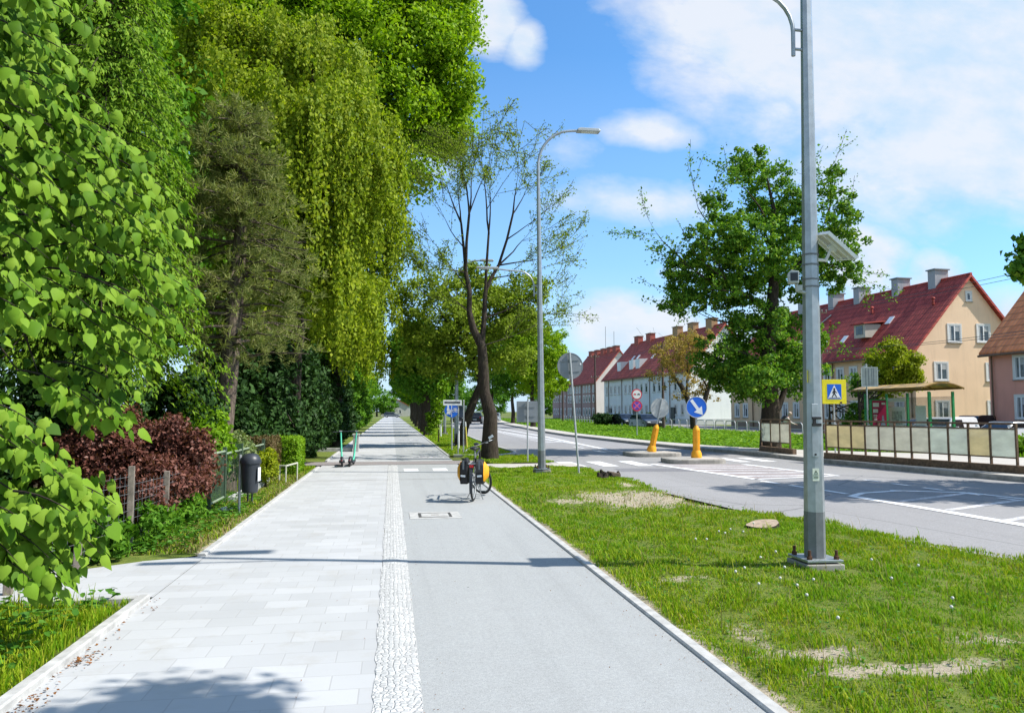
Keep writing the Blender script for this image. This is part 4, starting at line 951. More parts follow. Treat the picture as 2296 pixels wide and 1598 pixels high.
for sx in (-1,1):
    o=Vector((bx.x,bx.y+.34,0))
    t=thing('pannier_bag',['black pannier with orange side hanging left of the bicycle rear wheel','black pannier with bulging orange side hanging right of the bicycle rear wheel'][sx>0],'pannier',tuple(o),R(-14),'panniers on the bicycle')
    mb=MB(); x0,x1=sx*.075,sx*.215
    ys_=[-.30,-.26,.02,.06]
    def bag(z,gr): return [(x0,-.28-gr,z),(x1,-.26-gr*.6,z),(x1,.06+gr,z),(x0,.08+gr,z)]
    secs=[bag(.33,-.06),bag(.36,-.02),bag(.55,.02),bag(.68,.0),[(x0,-.27,.74),(sx*.19,-.22,.745),(sx*.19,.02,.745),(x0,.06,.74)],[(sx*.10,-.2,.80),(sx*.15,-.17,.80),(sx*.15,-.05,.80),(sx*.10,-.03,.80)]]
    if sx>0: secs=secs[:5]+[[(sx*.08,-.24,.775),(sx*.2,-.2,.77),(sx*.2,-.0,.77),(sx*.08,.03,.775)]]
    vs=[p for s_ in secs for p in s_]; fs=[]
    for i in range(len(secs)-1):
        for j in range(4): fs.append((i*4+j,i*4+(j+1)%4,(i+1)*4+(j+1)%4,(i+1)*4+j))
    fs+=[(0,1,2,3),tuple(len(vs)-4+j for j in range(4))]
    mb.add(vs,fs); mb.build('bag_body',blackc,t,None,.015)
    mb=MB(); xa=x1+sx*.002; bul=.055 if sx<0 else .075
    ol=[(-.27,.40),(-.28,.55),(-.25,.70),(-.12,.74),(.03,.70),(.07,.55),(.05,.40),(-.1,.36)]
    inner=[(-.1+(y+.1)*.5,.55+(z-.55)*.5) for y,z in ol]; n=len(ol)
    vs=[(xa,y,z) for y,z in ol]+[(xa+sx*bul,y,z) for y,z in inner]
    mb.add(vs,[(i,(i+1)%n,n+(i+1)%n,n+i) for i in range(n)]+[tuple(range(n,2*n)),tuple(range(n-1,-1,-1))]); mb.build('side_panel',orange,t,50)
    mb=MB(); mb.box((sx*.15,-.315,.485),(.085,.006,.035),0,Matrix.Rotation(R(6)*-sx,3,'Y')); mb.build('reflective_strip',MAT['lamp'],t)
    mb=MB(); mb.box((sx*.145,-.302,.68),(.03,.006,.16)); mb.build('strap',MAT['galvd'],t)

# ---- e-scooters
def scooter(label,loc,rz,lean):
    t=thing('electric_scooter',label,'scooter',loc,0,'mint green electric scooters',(0,lean,rz))
    mb=MB(); mb.box((0,.5,.14),(.17,.62,.06)); mb.build('deck',MAT['bin'],t,None,.015)
    mb=MB(); mb.tube([(0,.80,.12),(0,.90,.30),(0,.82,1.02)],[.035,.03,.024],10); mb.build('stem',MAT['mint'],t,40)
    mb=MB(); mb.tube([(-.24,.80,1.03),(-.1,.82,1.03),(.1,.82,1.03),(.24,.80,1.03)],.014,8); mb.build('handlebar',MAT['bin'],t,40)
    for y in (.0,.96):
        mb=MB(); mb.torus((0,y+.05,.125),.095,.032,side,24,8); mb.lathe([(.07,-.02),(.07,.02)],16,(0,y+.05,.125),side); mb.build('wheel',MAT['black'],t,50)
    mb=MB(); mb.tube([(0,-.10,.17),(0,-.03,.27),(0,.09,.27),(0,.2,.18)],[.045,.05,.05,.04],8); mb.build('mudguard',MAT['bin'],t,50)
    mb=MB(); mb.box((0,-.115,.20),(.05,.02,.03)); mb.build('tail_light',MAT['redlamp'],t)
    mb=MB(); mb.box((0,.79,1.05),(.09,.06,.03)); mb.build('display',MAT['steel'],t)
    return t
p=G(775,1047)
scooter('left mint green electric scooter of the pair at the walkway edge',(p.x-.10,p.y,0),R(4),R(-3))
scooter('right mint green electric scooter of the pair, leaning towards the path',(p.x+.10,p.y+.1,0),R(-4),R(6))

# ---- cars: x = length (front at +), y = width
def car(label,loc,rz,L,Wd,H,paint,glassm,kind='hatch',cat='car',group=None,name='parked_car',roofm=None):
    t=thing(name,label,cat,loc,rz,group); h=L/2
    if kind=='van': top=[(-h+.02,.95),(-h+.10,H-.05),(-h+.3,H),(h-1.75,H),(h-1.45,H-.06),(h-.95,1.05),(h-.15,.88),(h-.02,.62)]
    elif kind=='bus': top=[(-h,.9),(-h+.03,H-.1),(-h+.2,H),(h-.5,H),(h-.25,H-.1),(h-.12,1.2),(h-.05,.9),(h,.6)]
    elif kind=='roadster': top=[(-h+.02,.72),(-h+.15,.86),(-h+.9,.90),(-h+1.3,H-.03),(-h+1.8,H),(-h+2.1,H-.03),(h-1.5,.86),(h-.4,.72),(h-.02,.52)]
    else: top=[(-h+.02,.72),(-h+.06,.98),(-h+.42,H-.05),(-h+.8,H),(h-2.05,H),(h-1.75,H-.05),(h-1.15,.98),(h-.25,.80),(h-.02,.55)]
    low=[(h,.32),(h-.05,.22),(-h+.05,.22),(-h,.35)]
    ol=top+low; n=len(ol); belt=.92
    mb=MB(); vs=[]
    for yy,ins in ((-Wd/2,0),(-Wd/2+.04,0),(Wd/2-.04,0),(Wd/2,0)):
        for x,z in ol:
            k=max(0,(z-belt))/max(.1,H-belt); tum=.16*k
            edge=abs(abs(yy)-Wd/2)<1e-6
            y2=yy-math.copysign(tum,yy); xx=x*(.985 if edge else 1); zz=z-(.03 if edge and z>.5 else 0)
            vs.append((xx,y2,zz))
    fs=[]
    for a in range(3):
        for i in range(n): fs.append((a*n+i,a*n+(i+1)%n,(a+1)*n+(i+1)%n,(a+1)*n+i))
    fs+=[tuple(range(n)),tuple(range(4*n-1,3*n-1,-1))]
    mb.add(vs,fs); body=mb.build('body',paint,t,35,.02)
    # glasshouse pieces lying just proud of the body
    def yat(z,yy): k=max(0,(z-belt))/max(.1,H-belt); return yy-math.copysign(.16*k,yy)
    gl=[p for p in top if p[1]>=.86]
    xs=[p[0] for p in top if p[1]>H-.08]
    x0,x1=min(xs),max(xs)
    if kind=='van': side_ol=[(x1-.95,belt+.08),(x1+.42,belt+.10),(x1+.05,H-.14),(x1-.95,H-.14)]
    elif kind=='bus': side_ol=[(-h+.15,1.25),(h-.3,1.25),(h-.35,H-.22),(-h+.2,H-.22)]
    elif kind=='roadster': side_ol=[(x0-.0,.93),(x1+.45,.93),(x1-.02,H-.1),(x0+.1,H-.1)]
    else: side_ol=[(x0-.30,belt+.04),(x1+.42,belt+.04),(x1-.02,H-.10),(x0+.02,H-.10)]
    for sg in (-1,1):
        mb=MB(); pts=[]
        for x,z in side_ol: pts.append((x,yat(z,sg*Wd/2)+sg*.012,z))
        inn=[(x,y-sg*.04,z) for x,y,z in pts]; m_=len(pts)
        mb.add(pts+inn,[tuple(range(m_)),tuple(range(2*m_-1,m_-1,-1))]+[(i,(i+1)%m_,m_+(i+1)%m_,m_+i) for i in range(m_)]); mb.build('side_window',glassm,t)
    def screen(nm,p,q,f0=.12,f1=.88):
        a=Vector((p[0],0,p[1])).lerp(Vector((q[0],0,q[1])),f0); b=Vector((p[0],0,p[1])).lerp(Vector((q[0],0,q[1])),f1)
        nrm=(b-a).cross(Vector((0,1,0))).normalized(); 
        if nrm.x*(p[0]+q[0])<0: nrm=-nrm
        ya=abs(yat(a.z,Wd/2))-.1; yb=abs(yat(b.z,Wd/2))-.1; off=nrm*.014
        mb=MB(); v=[a+off+Vector((0,-ya,0)),a+off+Vector((0,ya,0)),b+off+Vector((0,yb,0)),b+off+Vector((0,-yb,0))]
        mb.add(v+[w_-nrm*.04 for w_ in v],[(0,1,2,3),(7,6,5,4)]+[(i,(i+1)%4,4+(i+1)%4,4+i) for i in range(4)]); mb.build(nm,glassm,t)
    fi=[i for i,p in enumerate(top) if p[1]>H-.08][-1]; screen('windscreen',top[fi],top[fi+1])
    bi=[i for i,p in enumerate(top) if p[1]>H-.12][0]; screen('rear_window',top[bi-1],top[bi],.25,.85)
    for x in (-h+.78,h-.85):
        for sg in (-1,1):
            mb=MB(); c=(x,sg*(Wd/2-.10),.32); mm=Matrix.Rotation(PI/2,3,'X')
            mb.lathe([(.20,-.11),(.31,-.10),(.325,-.05),(.325,.05),(.31,.10),(.20,.11)],24,c,mm); w=mb.build('wheel',MAT['black'],t,40)
            mb=MB(); mb.lathe([(.04,.118),(.20,.112),(.205,.10)],16,(x,sg*(Wd/2-.10),.32),Matrix.Rotation(-sg*PI/2,3,'X')); mb.build('rim',MAT['steel'],w,40)
    for sg in (-1,1):
        mb=MB(); mb.box((h-.06,sg*(Wd/2-.28),.66),(.10,.34,.13)); mb.build('headlight',MAT['lamp'],t,None,.02)
        mb=MB(); mb.box((-h+.03,sg*(Wd/2-.16),.80),(.08,.20,.22)); mb.build('tail_light',MAT['redlamp'],t,None,.02)
        mb=MB(); mb.box((h-1.45 if kind!='bus' else h-.2,sg*(Wd/2+.08),1.0),(.12,.14,.11)); mb.build('mirror',paint,t,None,.02)
    mb=MB(); mb.box((-h-.005,0,.55),(.02,.52,.11)); mb.build('number_plate',MAT['white'],t)
    if roofm:
        mb=MB(); a=[p for p in top if p[1]>=.88]
        mb.prism([(p[0],p[1]+.015) for p in a]+[(p[0],p[1]-.02) for p in reversed(a)],Wd-.36,'y',(0,-(Wd-.36)/2,0)); mb.build('fabric_roof',roofm,t)
    return t
def paintm(n,c,metal=.0): return M(n,c,.22,.05,3,0,60,metal,.5,None,3,(.3,.7),.004,**{'Coat Weight':.6,'Coat Roughness':.05})
wp=paintm('white car paint',(.72,.73,.74)); dk=paintm('dark grey car paint',(.035,.038,.045),.3); bk=paintm('black car paint',(.012,.012,.014)); sv=paintm('silver car paint',(.38,.40,.42),.6); dred=paintm('dark car paint',(.03,.02,.022))
def place(px,Y,z=0): q=at(px,922,Y); return (q.x,q.y,z)
G_='cars parked behind the bus stop'
car('white parked van partly seen through the bus shelter glass',place(2118,37,-.2),R(205),4.2,1.7,1.55,wp,MAT['carglass'],'van','van',G_,'parked_van')
car('dark grey parked estate car against the yellow house corner',place(2186,43,-.2),R(188),4.5,1.8,1.62,dk,MAT['carglass'],'hatch','car',G_)
car('white roadster with a black fabric roof, rightmost of the parked cars',place(2246,34,-.08),R(186),4.1,1.72,1.24,wp,MAT['carglass'],'roadster','car',G_,'parked_car',blackc)
car('pale parked car whose nose shows through the shelter glass',place(2062,41,-.2),R(170),4.2,1.75,1.45,sv,MAT['carglass'],'hatch','car',G_)
H_='dark cars parked before the white block'
for px,Y,l in ((1372,92,'leftmost black car parked at the foot of the white block'),(1400,86,'black car parked in the middle of the row before the white block'),(1447,76,'black car parked behind the tilted grey sign disc')):
    car(l,place(px,Y,-.1),R(-84),4.4,1.8,1.5,bk,MAT['carglass'],'hatch','car',H_)
car('dark car with red tail lights driving away between the two trunks',place(1067,105),R(80),4.4,1.8,1.5,dred,MAT['carglass'],'hatch','car',None,'moving_car')
car('silver car on the road just right of the bare tree trunk',place(1109,120),R(-102),4.3,1.75,1.45,sv,MAT['carglass'],'hatch','car',None,'moving_car')
car('dark van approaching, half hidden behind the blue path sign',place(1030,112),R(-100),5.6,2.1,2.5,dk,MAT['carglass'],'bus','van',None,'moving_van')
car('grey car crossing the far end of the walkway',place(879,209),R(-4),4.4,1.8,1.45,paintm('mid grey car paint',(.16,.17,.18),.4),MAT['carglass'],'hatch','car',None,'moving_car')
# striped crash barrier far down the road
p=place(1110,132); t=thing('crash_cushion','yellow and white striped barrier on the far side of the road bend','barrier',(p[0],p[1],0))
for i in range(5):
    mb=MB(); mb.cyl((-.65+i*.3,0,0),(-.65+i*.3,0,.85),.17,None,14); mb.build('drum',MAT['amber'] if i%2==0 else MAT['white'],t,40)
# power pole with wires
def power_pole(label,x,y,h,arms=True):
    t=thing('power_pole',label,'utility pole',(x,y,0),0,'utility poles')
    mb=MB(); mb.tube([(0,0,-.1),(0,0,h)],[.15,.095],10); mb.build('mast',M('brown pole',(.085,.06,.05),.9,.3,6,.3,40),t,40)
    if arms:
        for z in (h-.35,h-3.0):
            mb=MB(); mb.box((0,0,z),(1.1,.08,.08)); mb.build('crossarm',MAT['rust'],t)
            for s in (-.5,-.2,.2,.5):
                mb=MB(); mb.lathe([(.03,0),(.05,.05),(.035,.1),(.05,.13),(.02,.17)],10,(s,0,z+.04)); mb.build('insulator',MAT['concd'],t,40)
    return t
PP=[]
for px,Y,h,l in ((1843,46,8.5,'brown utility pole just right of the near lamp post'),(1487,70,8.2,'slim utility pole in front of the white block'),(1335,95,9.0,'utility pole at the corner of the pink block'),(1262,120,9.5,'most distant utility pole against the sky behind the round sign')):
    q=place(px,Y); power_pole(l,q[0],q[1],h); PP.append((q[0],q[1],h))
def wire(label,p,q,sag,r=.012):
    t=thing('overhead_wire',label,'wire',(0,0,0),0,'overhead wires'); p=Vector(p);q=Vector(q); pts=[]
    for i in range(13):
        u=i/12; a=p.lerp(q,u); a.z-=sag*4*u*(1-u); pts.append(a)
    mb=MB(); mb.tube(pts,r,5); mb.build('cable',MAT['bin'],t)
x,y,h=PP[0]
for s,z,l in ((-.5,h-.2,'topmost overhead wire crossing the yellow gable'),(.5,h-.2,'second overhead wire crossing the yellow gable'),(-.5,h-2.85,'lower overhead wire crossing the yellow gable'),(.5,h-2.85,'lowest overhead wire crossing the yellow gable')):
    wire(l,(x+s,y,z),(x+s+.6,16,z+.1),.5)
for (xa,ya,ha),(xb,yb,hb),l in ((PP[0],PP[1],'overhead wire from the brown pole towards the white block'),(PP[1],PP[2],'overhead wire along the white block'),(PP[2],PP[3],'overhead wire before the pink block')):
    wire(l,(xa,ya,ha-.2),(xb,yb,hb-.2),.6)
# ---- person beyond the railing, bending forward
p=place(1752,40)
t=thing('person','person in pale jacket with dark backpack bending forward beyond the short railing','person',(p[0],p[1],0),R(-18))
J={'pel':(0,0,.86),'sp':(.14,0,1.08),'ch':(.28,0,1.25),'nk':(.36,0,1.34),'hd':(.42,0,1.42),'hd2':(.46,0,1.50),'hd3':(.47,0,1.56),
 'hl':(0,-.1,.83),'kl':(.10,-.11,.46),'al':(-.04,-.11,.07),'tl':(.12,-.12,.03),'hr':(0,.1,.83),'kr':(.18,.11,.47),'ar':(.16,.11,.07),'tr':(.32,.12,.03),
 'sl':(.30,-.18,1.26),'el':(.46,-.22,1.02),'wl':(.68,-.18,.93),'sr':(.30,.18,1.26),'er':(.48,.22,1.04),'wr':(.70,.17,.94)}
Rr_={'pel':.14,'sp':.135,'ch':.145,'nk':.06,'hd':.07,'hd2':.092,'hd3':.08,'hl':.095,'kl':.062,'al':.045,'tl':.035,'hr':.095,'kr':.062,'ar':.045,'tr':.035,'sl':.065,'el':.046,'wl':.034,'sr':.065,'er':.046,'wr':.034}
E=[('pel','sp'),('sp','ch'),('ch','nk'),('nk','hd'),('hd','hd2'),('hd2','hd3'),('pel','hl'),('hl','kl'),('kl','al'),('al','tl'),('pel','hr'),('hr','kr'),('kr','ar'),('ar','tr'),('ch','sl'),('sl','el'),('el','wl'),('ch','sr'),('sr','er'),('er','wr')]
for s,w in ((-1,'wl'),(1,'wr')):
    J['pm'+w]=(J[w][0]+.07,J[w][1],J[w][2]-.01); Rr_['pm'+w]=.032; E.append((w,'pm'+w))
    for k in range(4):
        a='f%d%s'%(k,w); b='g%d%s'%(k,w); J[a]=(J[w][0]+.12,J[w][1]+(k-1.5)*.02,J[w][2]-.02); J[b]=(J[w][0]+.14-(.01*abs(k-1.5)),J[w][1]+(k-1.5)*.021,J[w][2]-.05); Rr_[a]=Rr_[b]=.009; E+=[('pm'+w,a),(a,b)]
    a='th'+w; J[a]=(J[w][0]+.07,J[w][1]-s*.05,J[w][2]-.02); Rr_[a]=.011; E.append((w,a))
def skinned(name,J,Rr_,E,mat,parent,root='pel',sub=2):
    ks=list(J); me=bpy.data.meshes.new(name); me.from_pydata([J[k] for k in ks],[(ks.index(a),ks.index(b)) for a,b in E],[]); me.materials.append(mat)
    o=link(bpy.data.objects.new(name,me),parent); s=o.modifiers.new('skin','SKIN'); s.use_smooth_shade=True
    for k,v in zip(ks,me.skin_vertices[0].data): v.radius=(Rr_[k],Rr_[k]); v.use_root=(k==root)
    m_=o.modifiers.new('sub','SUBSURF'); m_.levels=sub; m_.render_levels=sub; return o
skin=M('skin',(.50,.31,.24),.6,.06,9)
body=skinned('body',J,Rr_,E,skin,t)
sub=lambda ks,g:({k:J[k] for k in ks},{k:Rr_[k]*g for k in ks},[e for e in E if e[0] in ks and e[1] in ks])
a,b,c=sub(['pel','sp','ch','sl','el','wl','sr','er','wr'],1.16); skinned('jacket',a,b,c,M('pale jacket',(.55,.50,.45),.8,.1,9,.2,40),t)
a,b,c=sub(['pel','hl','kl','al','hr','kr','ar'],1.14); skinned('trousers',a,b,c,M('grey trousers',(.18,.17,.17),.8,.1,9),t)
for s in (-1,1):
    k='tl' if s<0 else 'tr'; q=J[k]; mb=MB(); mb.ball((q[0]-.05,q[1],.05),.10,12,(1.3,.5,.5)); mb.build('shoe',MAT['bin'],t,60)
mb=MB(); mb.ball((.455,0,1.545),.098,14,(1.05,1,.95)); mb.ball((.40,0,1.50),.08,12); mb.build('hair',M('pale hair',(.55,.42,.34),.8,.2,30,.5,90),t,60)
for s in (-1,1):
    mb=MB(); mb.ball((.545,s*.034,1.525),.013,8); mb.build('eye',MAT['bin'],t,60)
mb=MB(); mb.ball((.56,0,1.495),.018,8,(1.2,.7,1.1)); mb.build('nose',skin,t,60)
mb=MB(); mb.box((.552,0,1.462),(.012,.05,.01)); mb.build('mouth',M('lips',(.4,.16,.14),.6),t)
mb=MB(); mb.box((.10,0,1.25),(.20,.30,.42),0,Matrix.Rotation(R(40),3,'Y')); mb.build('backpack',MAT['bin'],t,None,.06)
# ================================================================== houses
def plaster(name,c):
    m,nt,out=newmat(name); v=ocoord(nt)
    n1=noise(nt,.5,5,.6,v); n2=noise(nt,60,3,.6,v); st=noise(nt,1.2,5,.7,mapv(nt,v,(1.6,1.6,.25)))
    cl=ramp(nt,n1,[(.3,[x*.93 for x in c]),(.7,[min(1,x*1.05) for x in c])])
    cl=mixc(nt,ramp(nt,st,[(.5,(0,0,0)),(.75,(.5,.5,.5))]),cl,[x*.72 for x in c])
    bsdf(nt,out,cl,.9,0,.2,bump(nt,n2,.25,.006)); return m
def tiles(name,c,rise=1.2):
    """clay tiles: courses up the slope, rolls along the ridge direction"""
    m,nt,out=newmat(name); v=ocoord(nt); s=nt.nodes.new('ShaderNodeSeparateXYZ'); nt.links.new(v,s.inputs[0])
    zc=math_(nt,'FRACT',math_(nt,'MULTIPLY',s.outputs[2],2.3)); yc=math_(nt,'FRACT',math_(nt,'MULTIPLY',s.outputs[1],3.2))
    hgt=math_(nt,'ADD',math_(nt,'MULTIPLY',math_(nt,'SUBTRACT',1,zc),1.0),math_(nt,'MULTIPLY',math_(nt,'SINE',math_(nt,'MULTIPLY',yc,PI)),.6))
    cell=nt.nodes.new('ShaderNodeTexWhiteNoise'); cell.noise_dimensions='3D'
    cv=nt.nodes.new('ShaderNodeCombineXYZ'); nt.links.new(math_(nt,'FLOOR',math_(nt,'MULTIPLY',s.outputs[2],2.3)),cv.inputs[2]); nt.links.new(math_(nt,'FLOOR',math_(nt,'MULTIPLY',s.outputs[1],3.2)),cv.inputs[1]); nt.links.new(cv.outputs[0],cell.inputs[0])
    cl=ramp(nt,cell.outputs[0],[(0,[x*.78 for x in c]),(.5,c),(1,[min(1,x*1.22) for x in c])])
    big=noise(nt,.5,4,.6,v); cl=mixc(nt,ramp(nt,big,[(.4,(0,0,0)),(.7,(.6,.6,.6))]),cl,mixc(nt,1,cl,(.72,.70,.72),'MULTIPLY'))
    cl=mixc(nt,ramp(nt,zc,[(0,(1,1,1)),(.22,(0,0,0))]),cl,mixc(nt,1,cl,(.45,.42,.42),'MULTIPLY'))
    bsdf(nt,out,cl,.75,0,.3,bump(nt,hgt,1.0,.08)); return m
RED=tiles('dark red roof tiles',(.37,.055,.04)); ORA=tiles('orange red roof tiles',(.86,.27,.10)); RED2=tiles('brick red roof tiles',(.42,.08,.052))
FRAME=MAT['white']
def window_proto(w,h,lights=2):
    """x across, y outwards at -y, z up, origin at the centre"""
    o=MB(); b=.12
    for c,s in (((0,-.012,h/2+b/2),(w+2*b,.035,b)),((0,-.012,-h/2-b/2),(w+2*b,.035,b)),((-w/2-b/2,-.012,0),(b,.035,h)),((w/2+b/2,-.012,0),(b,.035,h))): o.box(c,s)
    f=o.build('window',M('window surround',(.66,.65,.62),.7,.06,6))
    s=MB(); 
    for c,z in (((-w/2+.035,0,0),(.07,.03,h)),((w/2-.035,0,0),(.07,.03,h)),((0,0,h/2-.035),(w-.14,.03,.07)),((0,0,-h/2+.035),(w-.14,.03,.07))): s.box((c[0],.0,c[2]),z)
    for k in range(1,lights): s.box((-w/2+w*k/lights,0,0),(.09,.034,h-.14))
    s.build('sash',FRAME,f)
    p=MB(); p.b2((-w/2+.07,.006,-h/2+.07),(w/2-.07,.018,h/2-.07)); p.build('pane',MAT['glass'],f)
    c=MB(); c.b2((-w/2+.08,-.001,-h/2+.08),(-w/2+w*.22,.0055,h/2-.08)); c.b2((-w/2+w*.56,-.001,h*.12),(w/2-.1,.0055,h/2-.08)); c.build('curtain',M('net curtain',(.42,.43,.43),.9,.15,12),f)
    l=MB(); l.box((0,-.045,-h/2-b+.02),(w+.28,.09,.04)); l.build('sill',MAT['concd'],f)
    return f
def put_window(proto,parent,pos,rz,used=[]):
    if proto.get('placed') is None:
        proto['placed']=1; proto.parent=parent; proto.location=pos; proto.rotation_euler=(0,0,rz); return proto
    return dup(proto,pos,rz,None,parent)
def house(name,label,origin,rz,L,W,eave,ridge,wall,roof,gable_wall=None,over=.35,group=None,z0=0,far_hip=False):
    """facade in the plane x=0 (outwards -x), gable in the plane y=0 (outwards -y)"""
    t=thing(name,label,'house',(origin[0],origin[1],0),rz,group)
    mb=MB()
    mb.add([(0,0,-.2),(W,0,-.2),(W,0,eave),(W/2,0,ridge),(0,0,eave),(0,L,-.2),(W,L,-.2),(W,L,eave),(W/2,L,ridge),(0,L,eave)],[(5,6,7,8,9),(0,4,9,5),(1,6,7,2),(0,5,6,1),(4,3,8,9),(3,2,7,8)])
    mb.build('wall',wall,t)
    mb=MB(); mb.add([(0,-.004,-.2),(W,-.004,-.2),(W,-.004,eave),(W/2,-.004,ridge),(0,-.004,eave)],[(0,1,2,3,4)]); g=mb.build('gable_wall',gable_wall or wall,t,fix=False)
    th=.16; sl=(ridge-eave)/(W/2); mb=MB(); ov=.38; ya,yb=-over,L+over
    up=th*math.sqrt(1+sl*sl)
    for sg in (0,1):
        X=lambda x: x if sg==0 else W-x
        p=[(X(-ov),eave-ov*sl+.02),(X(W/2),ridge+.02),(X(W/2),ridge+.02+up),(X(-ov),eave-ov*sl+.02+up)]
        mb.add([(x,ya,z) for x,z in p]+[(x,yb,z) for x,z in p],[(0,1,2,3),(7,6,5,4),(0,4,5,1),(1,5,6,2),(2,6,7,3),(3,7,4,0)])
    r=mb.build('roof',roof,t)
    mb=MB(); mb.tube([(W/2,ya,ridge+up+.0),(W/2,yb,ridge+up+.0)],.11,8); mb.build('ridge_tiles',roof,r,60)
    mb=MB(); mb.tube([(-ov-.06,ya,eave-ov*sl+.04),(-ov-.06,yb,eave-ov*sl+.04)],.075,8)
    mb.build('gutter',MAT['rust'],r,40)
    t['sl']=sl; return t,r
def chimney(r,W,ridge,y,w=.9,l=1.3,h=1.15,mat=None,cap=None,dx=0):
    mb=MB(); mb.box((W/2+dx,y,ridge+h/2-.25),(w,l,h+1.0)); c=mb.build('chimney',mat,r); mb=MB(); mb.box((W/2+dx,y,ridge+h+.29),(w+.22,l+.22,.09)); mb.build('chimney_cap',cap or MAT['concd'],c)
def slope_pt(x,eave,sl): return eave+x*sl
def rooflight(r,x,y,eave,sl,w=.55,l=.8,mat=None):
    a=math.atan(sl); mb=MB(); m=Matrix.Rotation(-a,3,'Y'); up=.16*math.sqrt(1+sl*sl)
    mb.box((x,y,eave+x*sl+up+.04),(l,w,.10),0,m); return mb.build('roof_window',mat or MAT['white'],r)
def downpipe(t,x,y,h):
    mb=MB(); mb.cyl((x,y,0),(x,y,h),.055,None,8); mb.build('downpipe',MAT['rust'],t,40)
def grid(t,wp,ys,zs,skip=()):
    for i,y in enumerate(ys):
        for j,z in enumerate(zs):
            if (i,j) in skip: continue
            put_window(wp,t,(-.012,y,z),-PI/2)
greyc=plaster('grey chimney render',(.36,.36,.38))
# --- yellow house with the sunlit gable
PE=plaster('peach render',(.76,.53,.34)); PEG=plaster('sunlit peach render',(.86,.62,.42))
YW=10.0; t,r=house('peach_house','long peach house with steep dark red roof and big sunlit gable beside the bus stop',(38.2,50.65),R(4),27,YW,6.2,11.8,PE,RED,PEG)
HY=t; sl=t['sl']; ridge=11.8
for y in (2.9,7.0,11.9,15.6,20.5,25): chimney(r,YW,ridge,y,1.25,.75,.80,greyc,MAT['signback'])
for x,y in ((2.3,5.2),(1.25,9.6),(1.1,12.2)): rooflight(r,x,y,6.2,sl)
for x,y in ((3.0,1.3),(3.2,8.4),(2.6,13.3)):
    mb=MB(); z=6.25+x*sl+.25; mb.cyl((x,y,z),(x,y,z+.45),.10,None,8); mb.lathe([(.16,z+.45),(.12,z+.55),(.02,z+.6)],10,(x,y,0)); mb.build('vent_pipe',RED,r,40)
mb=MB(); x=1.35; z=6.2+x*sl
mb.box((x-.1,6.6,z+.55),(1.5,1.35,1.1)); d=mb.build('dormer',plaster('dormer render',(.52,.48,.40)),r)
mb=MB(); mb.add([(x-1.1,5.75,z+1.1),(x-1.1,7.45,z+1.1),(x+1.4,7.45,z+1.35),(x+1.4,5.75,z+1.35),(x-1.1,5.75,z+1.2),(x-1.1,7.45,z+1.2),(x+1.4,7.45,z+1.45),(x+1.4,5.75,z+1.45)],[(0,1,2,3),(7,6,5,4),(0,4,5,1),(1,5,6,2),(2,6,7,3),(3,7,4,0)]); mb.build('dormer_roof',RED,d)
mb=MB(); mb.box((x-.87,6.6,z+.62),(.03,.8,.7)); mb.build('dormer_window',MAT['glass'],d)
mb=MB(); a=Vector((.7,17.2,6.25+.7*sl+.33)); b=Vector((3.7,14.6,6.25+3.7*sl+.33)); mb.cyl(a,b,.06,None,6); mb.build('pale_flashing',MAT['conc'],r)
w1=window_proto(1.05,1.25,2); w2=window_proto(.80,1.32,2); w3=window_proto(.38,.62,1)
for x,z,p in ((2.28,1.75,w1),(2.28,4.62,w1),(3.58,7.5,w1),(6.2,7.55,w1),(YW/2,10.35,w3),(6.9,4.62,w1),(6.9,1.75,w1)):
    put_window(p,t,(x,-.018,z),0)
grid(t,w2,[1.7,3.4,5.1,6.86,8.55,10.3,13.2,15,16.8,18.6,20.4,24,25.7],[1.75,4.62])
for y in (.3,9.4,22.4): downpipe(t,-.12,y,5.9)
mb=MB(); mb.box((-.04,11.9,1.1),(.08,1.1,2.2)); d=mb.build('door',M('brown door',(.06,.035,.025),.6,.2,8),t); mb=MB(); mb.box((-.45,11.9,2.45),(.9,1.7,.10)); mb.build('door_canopy',MAT['concd'],d)
mb=MB(); mb.b2((-.03,-.03,-.2),(0,27,.55)); mb.b2((0,-.03,-.2),(YW,0,.55)); mb.build('plinth',plaster('brown plinth render',(.30,.22,.16)),t)
# --- red house at the frame edge
RD=plaster('pinkish red render',(.70,.33,.25)); W0=9.0; L0=22
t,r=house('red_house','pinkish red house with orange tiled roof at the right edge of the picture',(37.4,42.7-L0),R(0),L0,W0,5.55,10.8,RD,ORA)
grid(t,w2,[L0-2.4,L0-5.2,L0-8.4,L0-11.5],[1.9,4.3],((1,1),)); downpipe(t,-.12,L0-.35,5.4)
mb=MB(); mb.box((-.04,L0-13.4,1.1),(.08,1.1,2.2)); mb.build('door',M('brown door',(.06,.035,.025),.6,.2,8),t); chimney(r,W0,10.8,9,.8,1.4,.8,greyc)
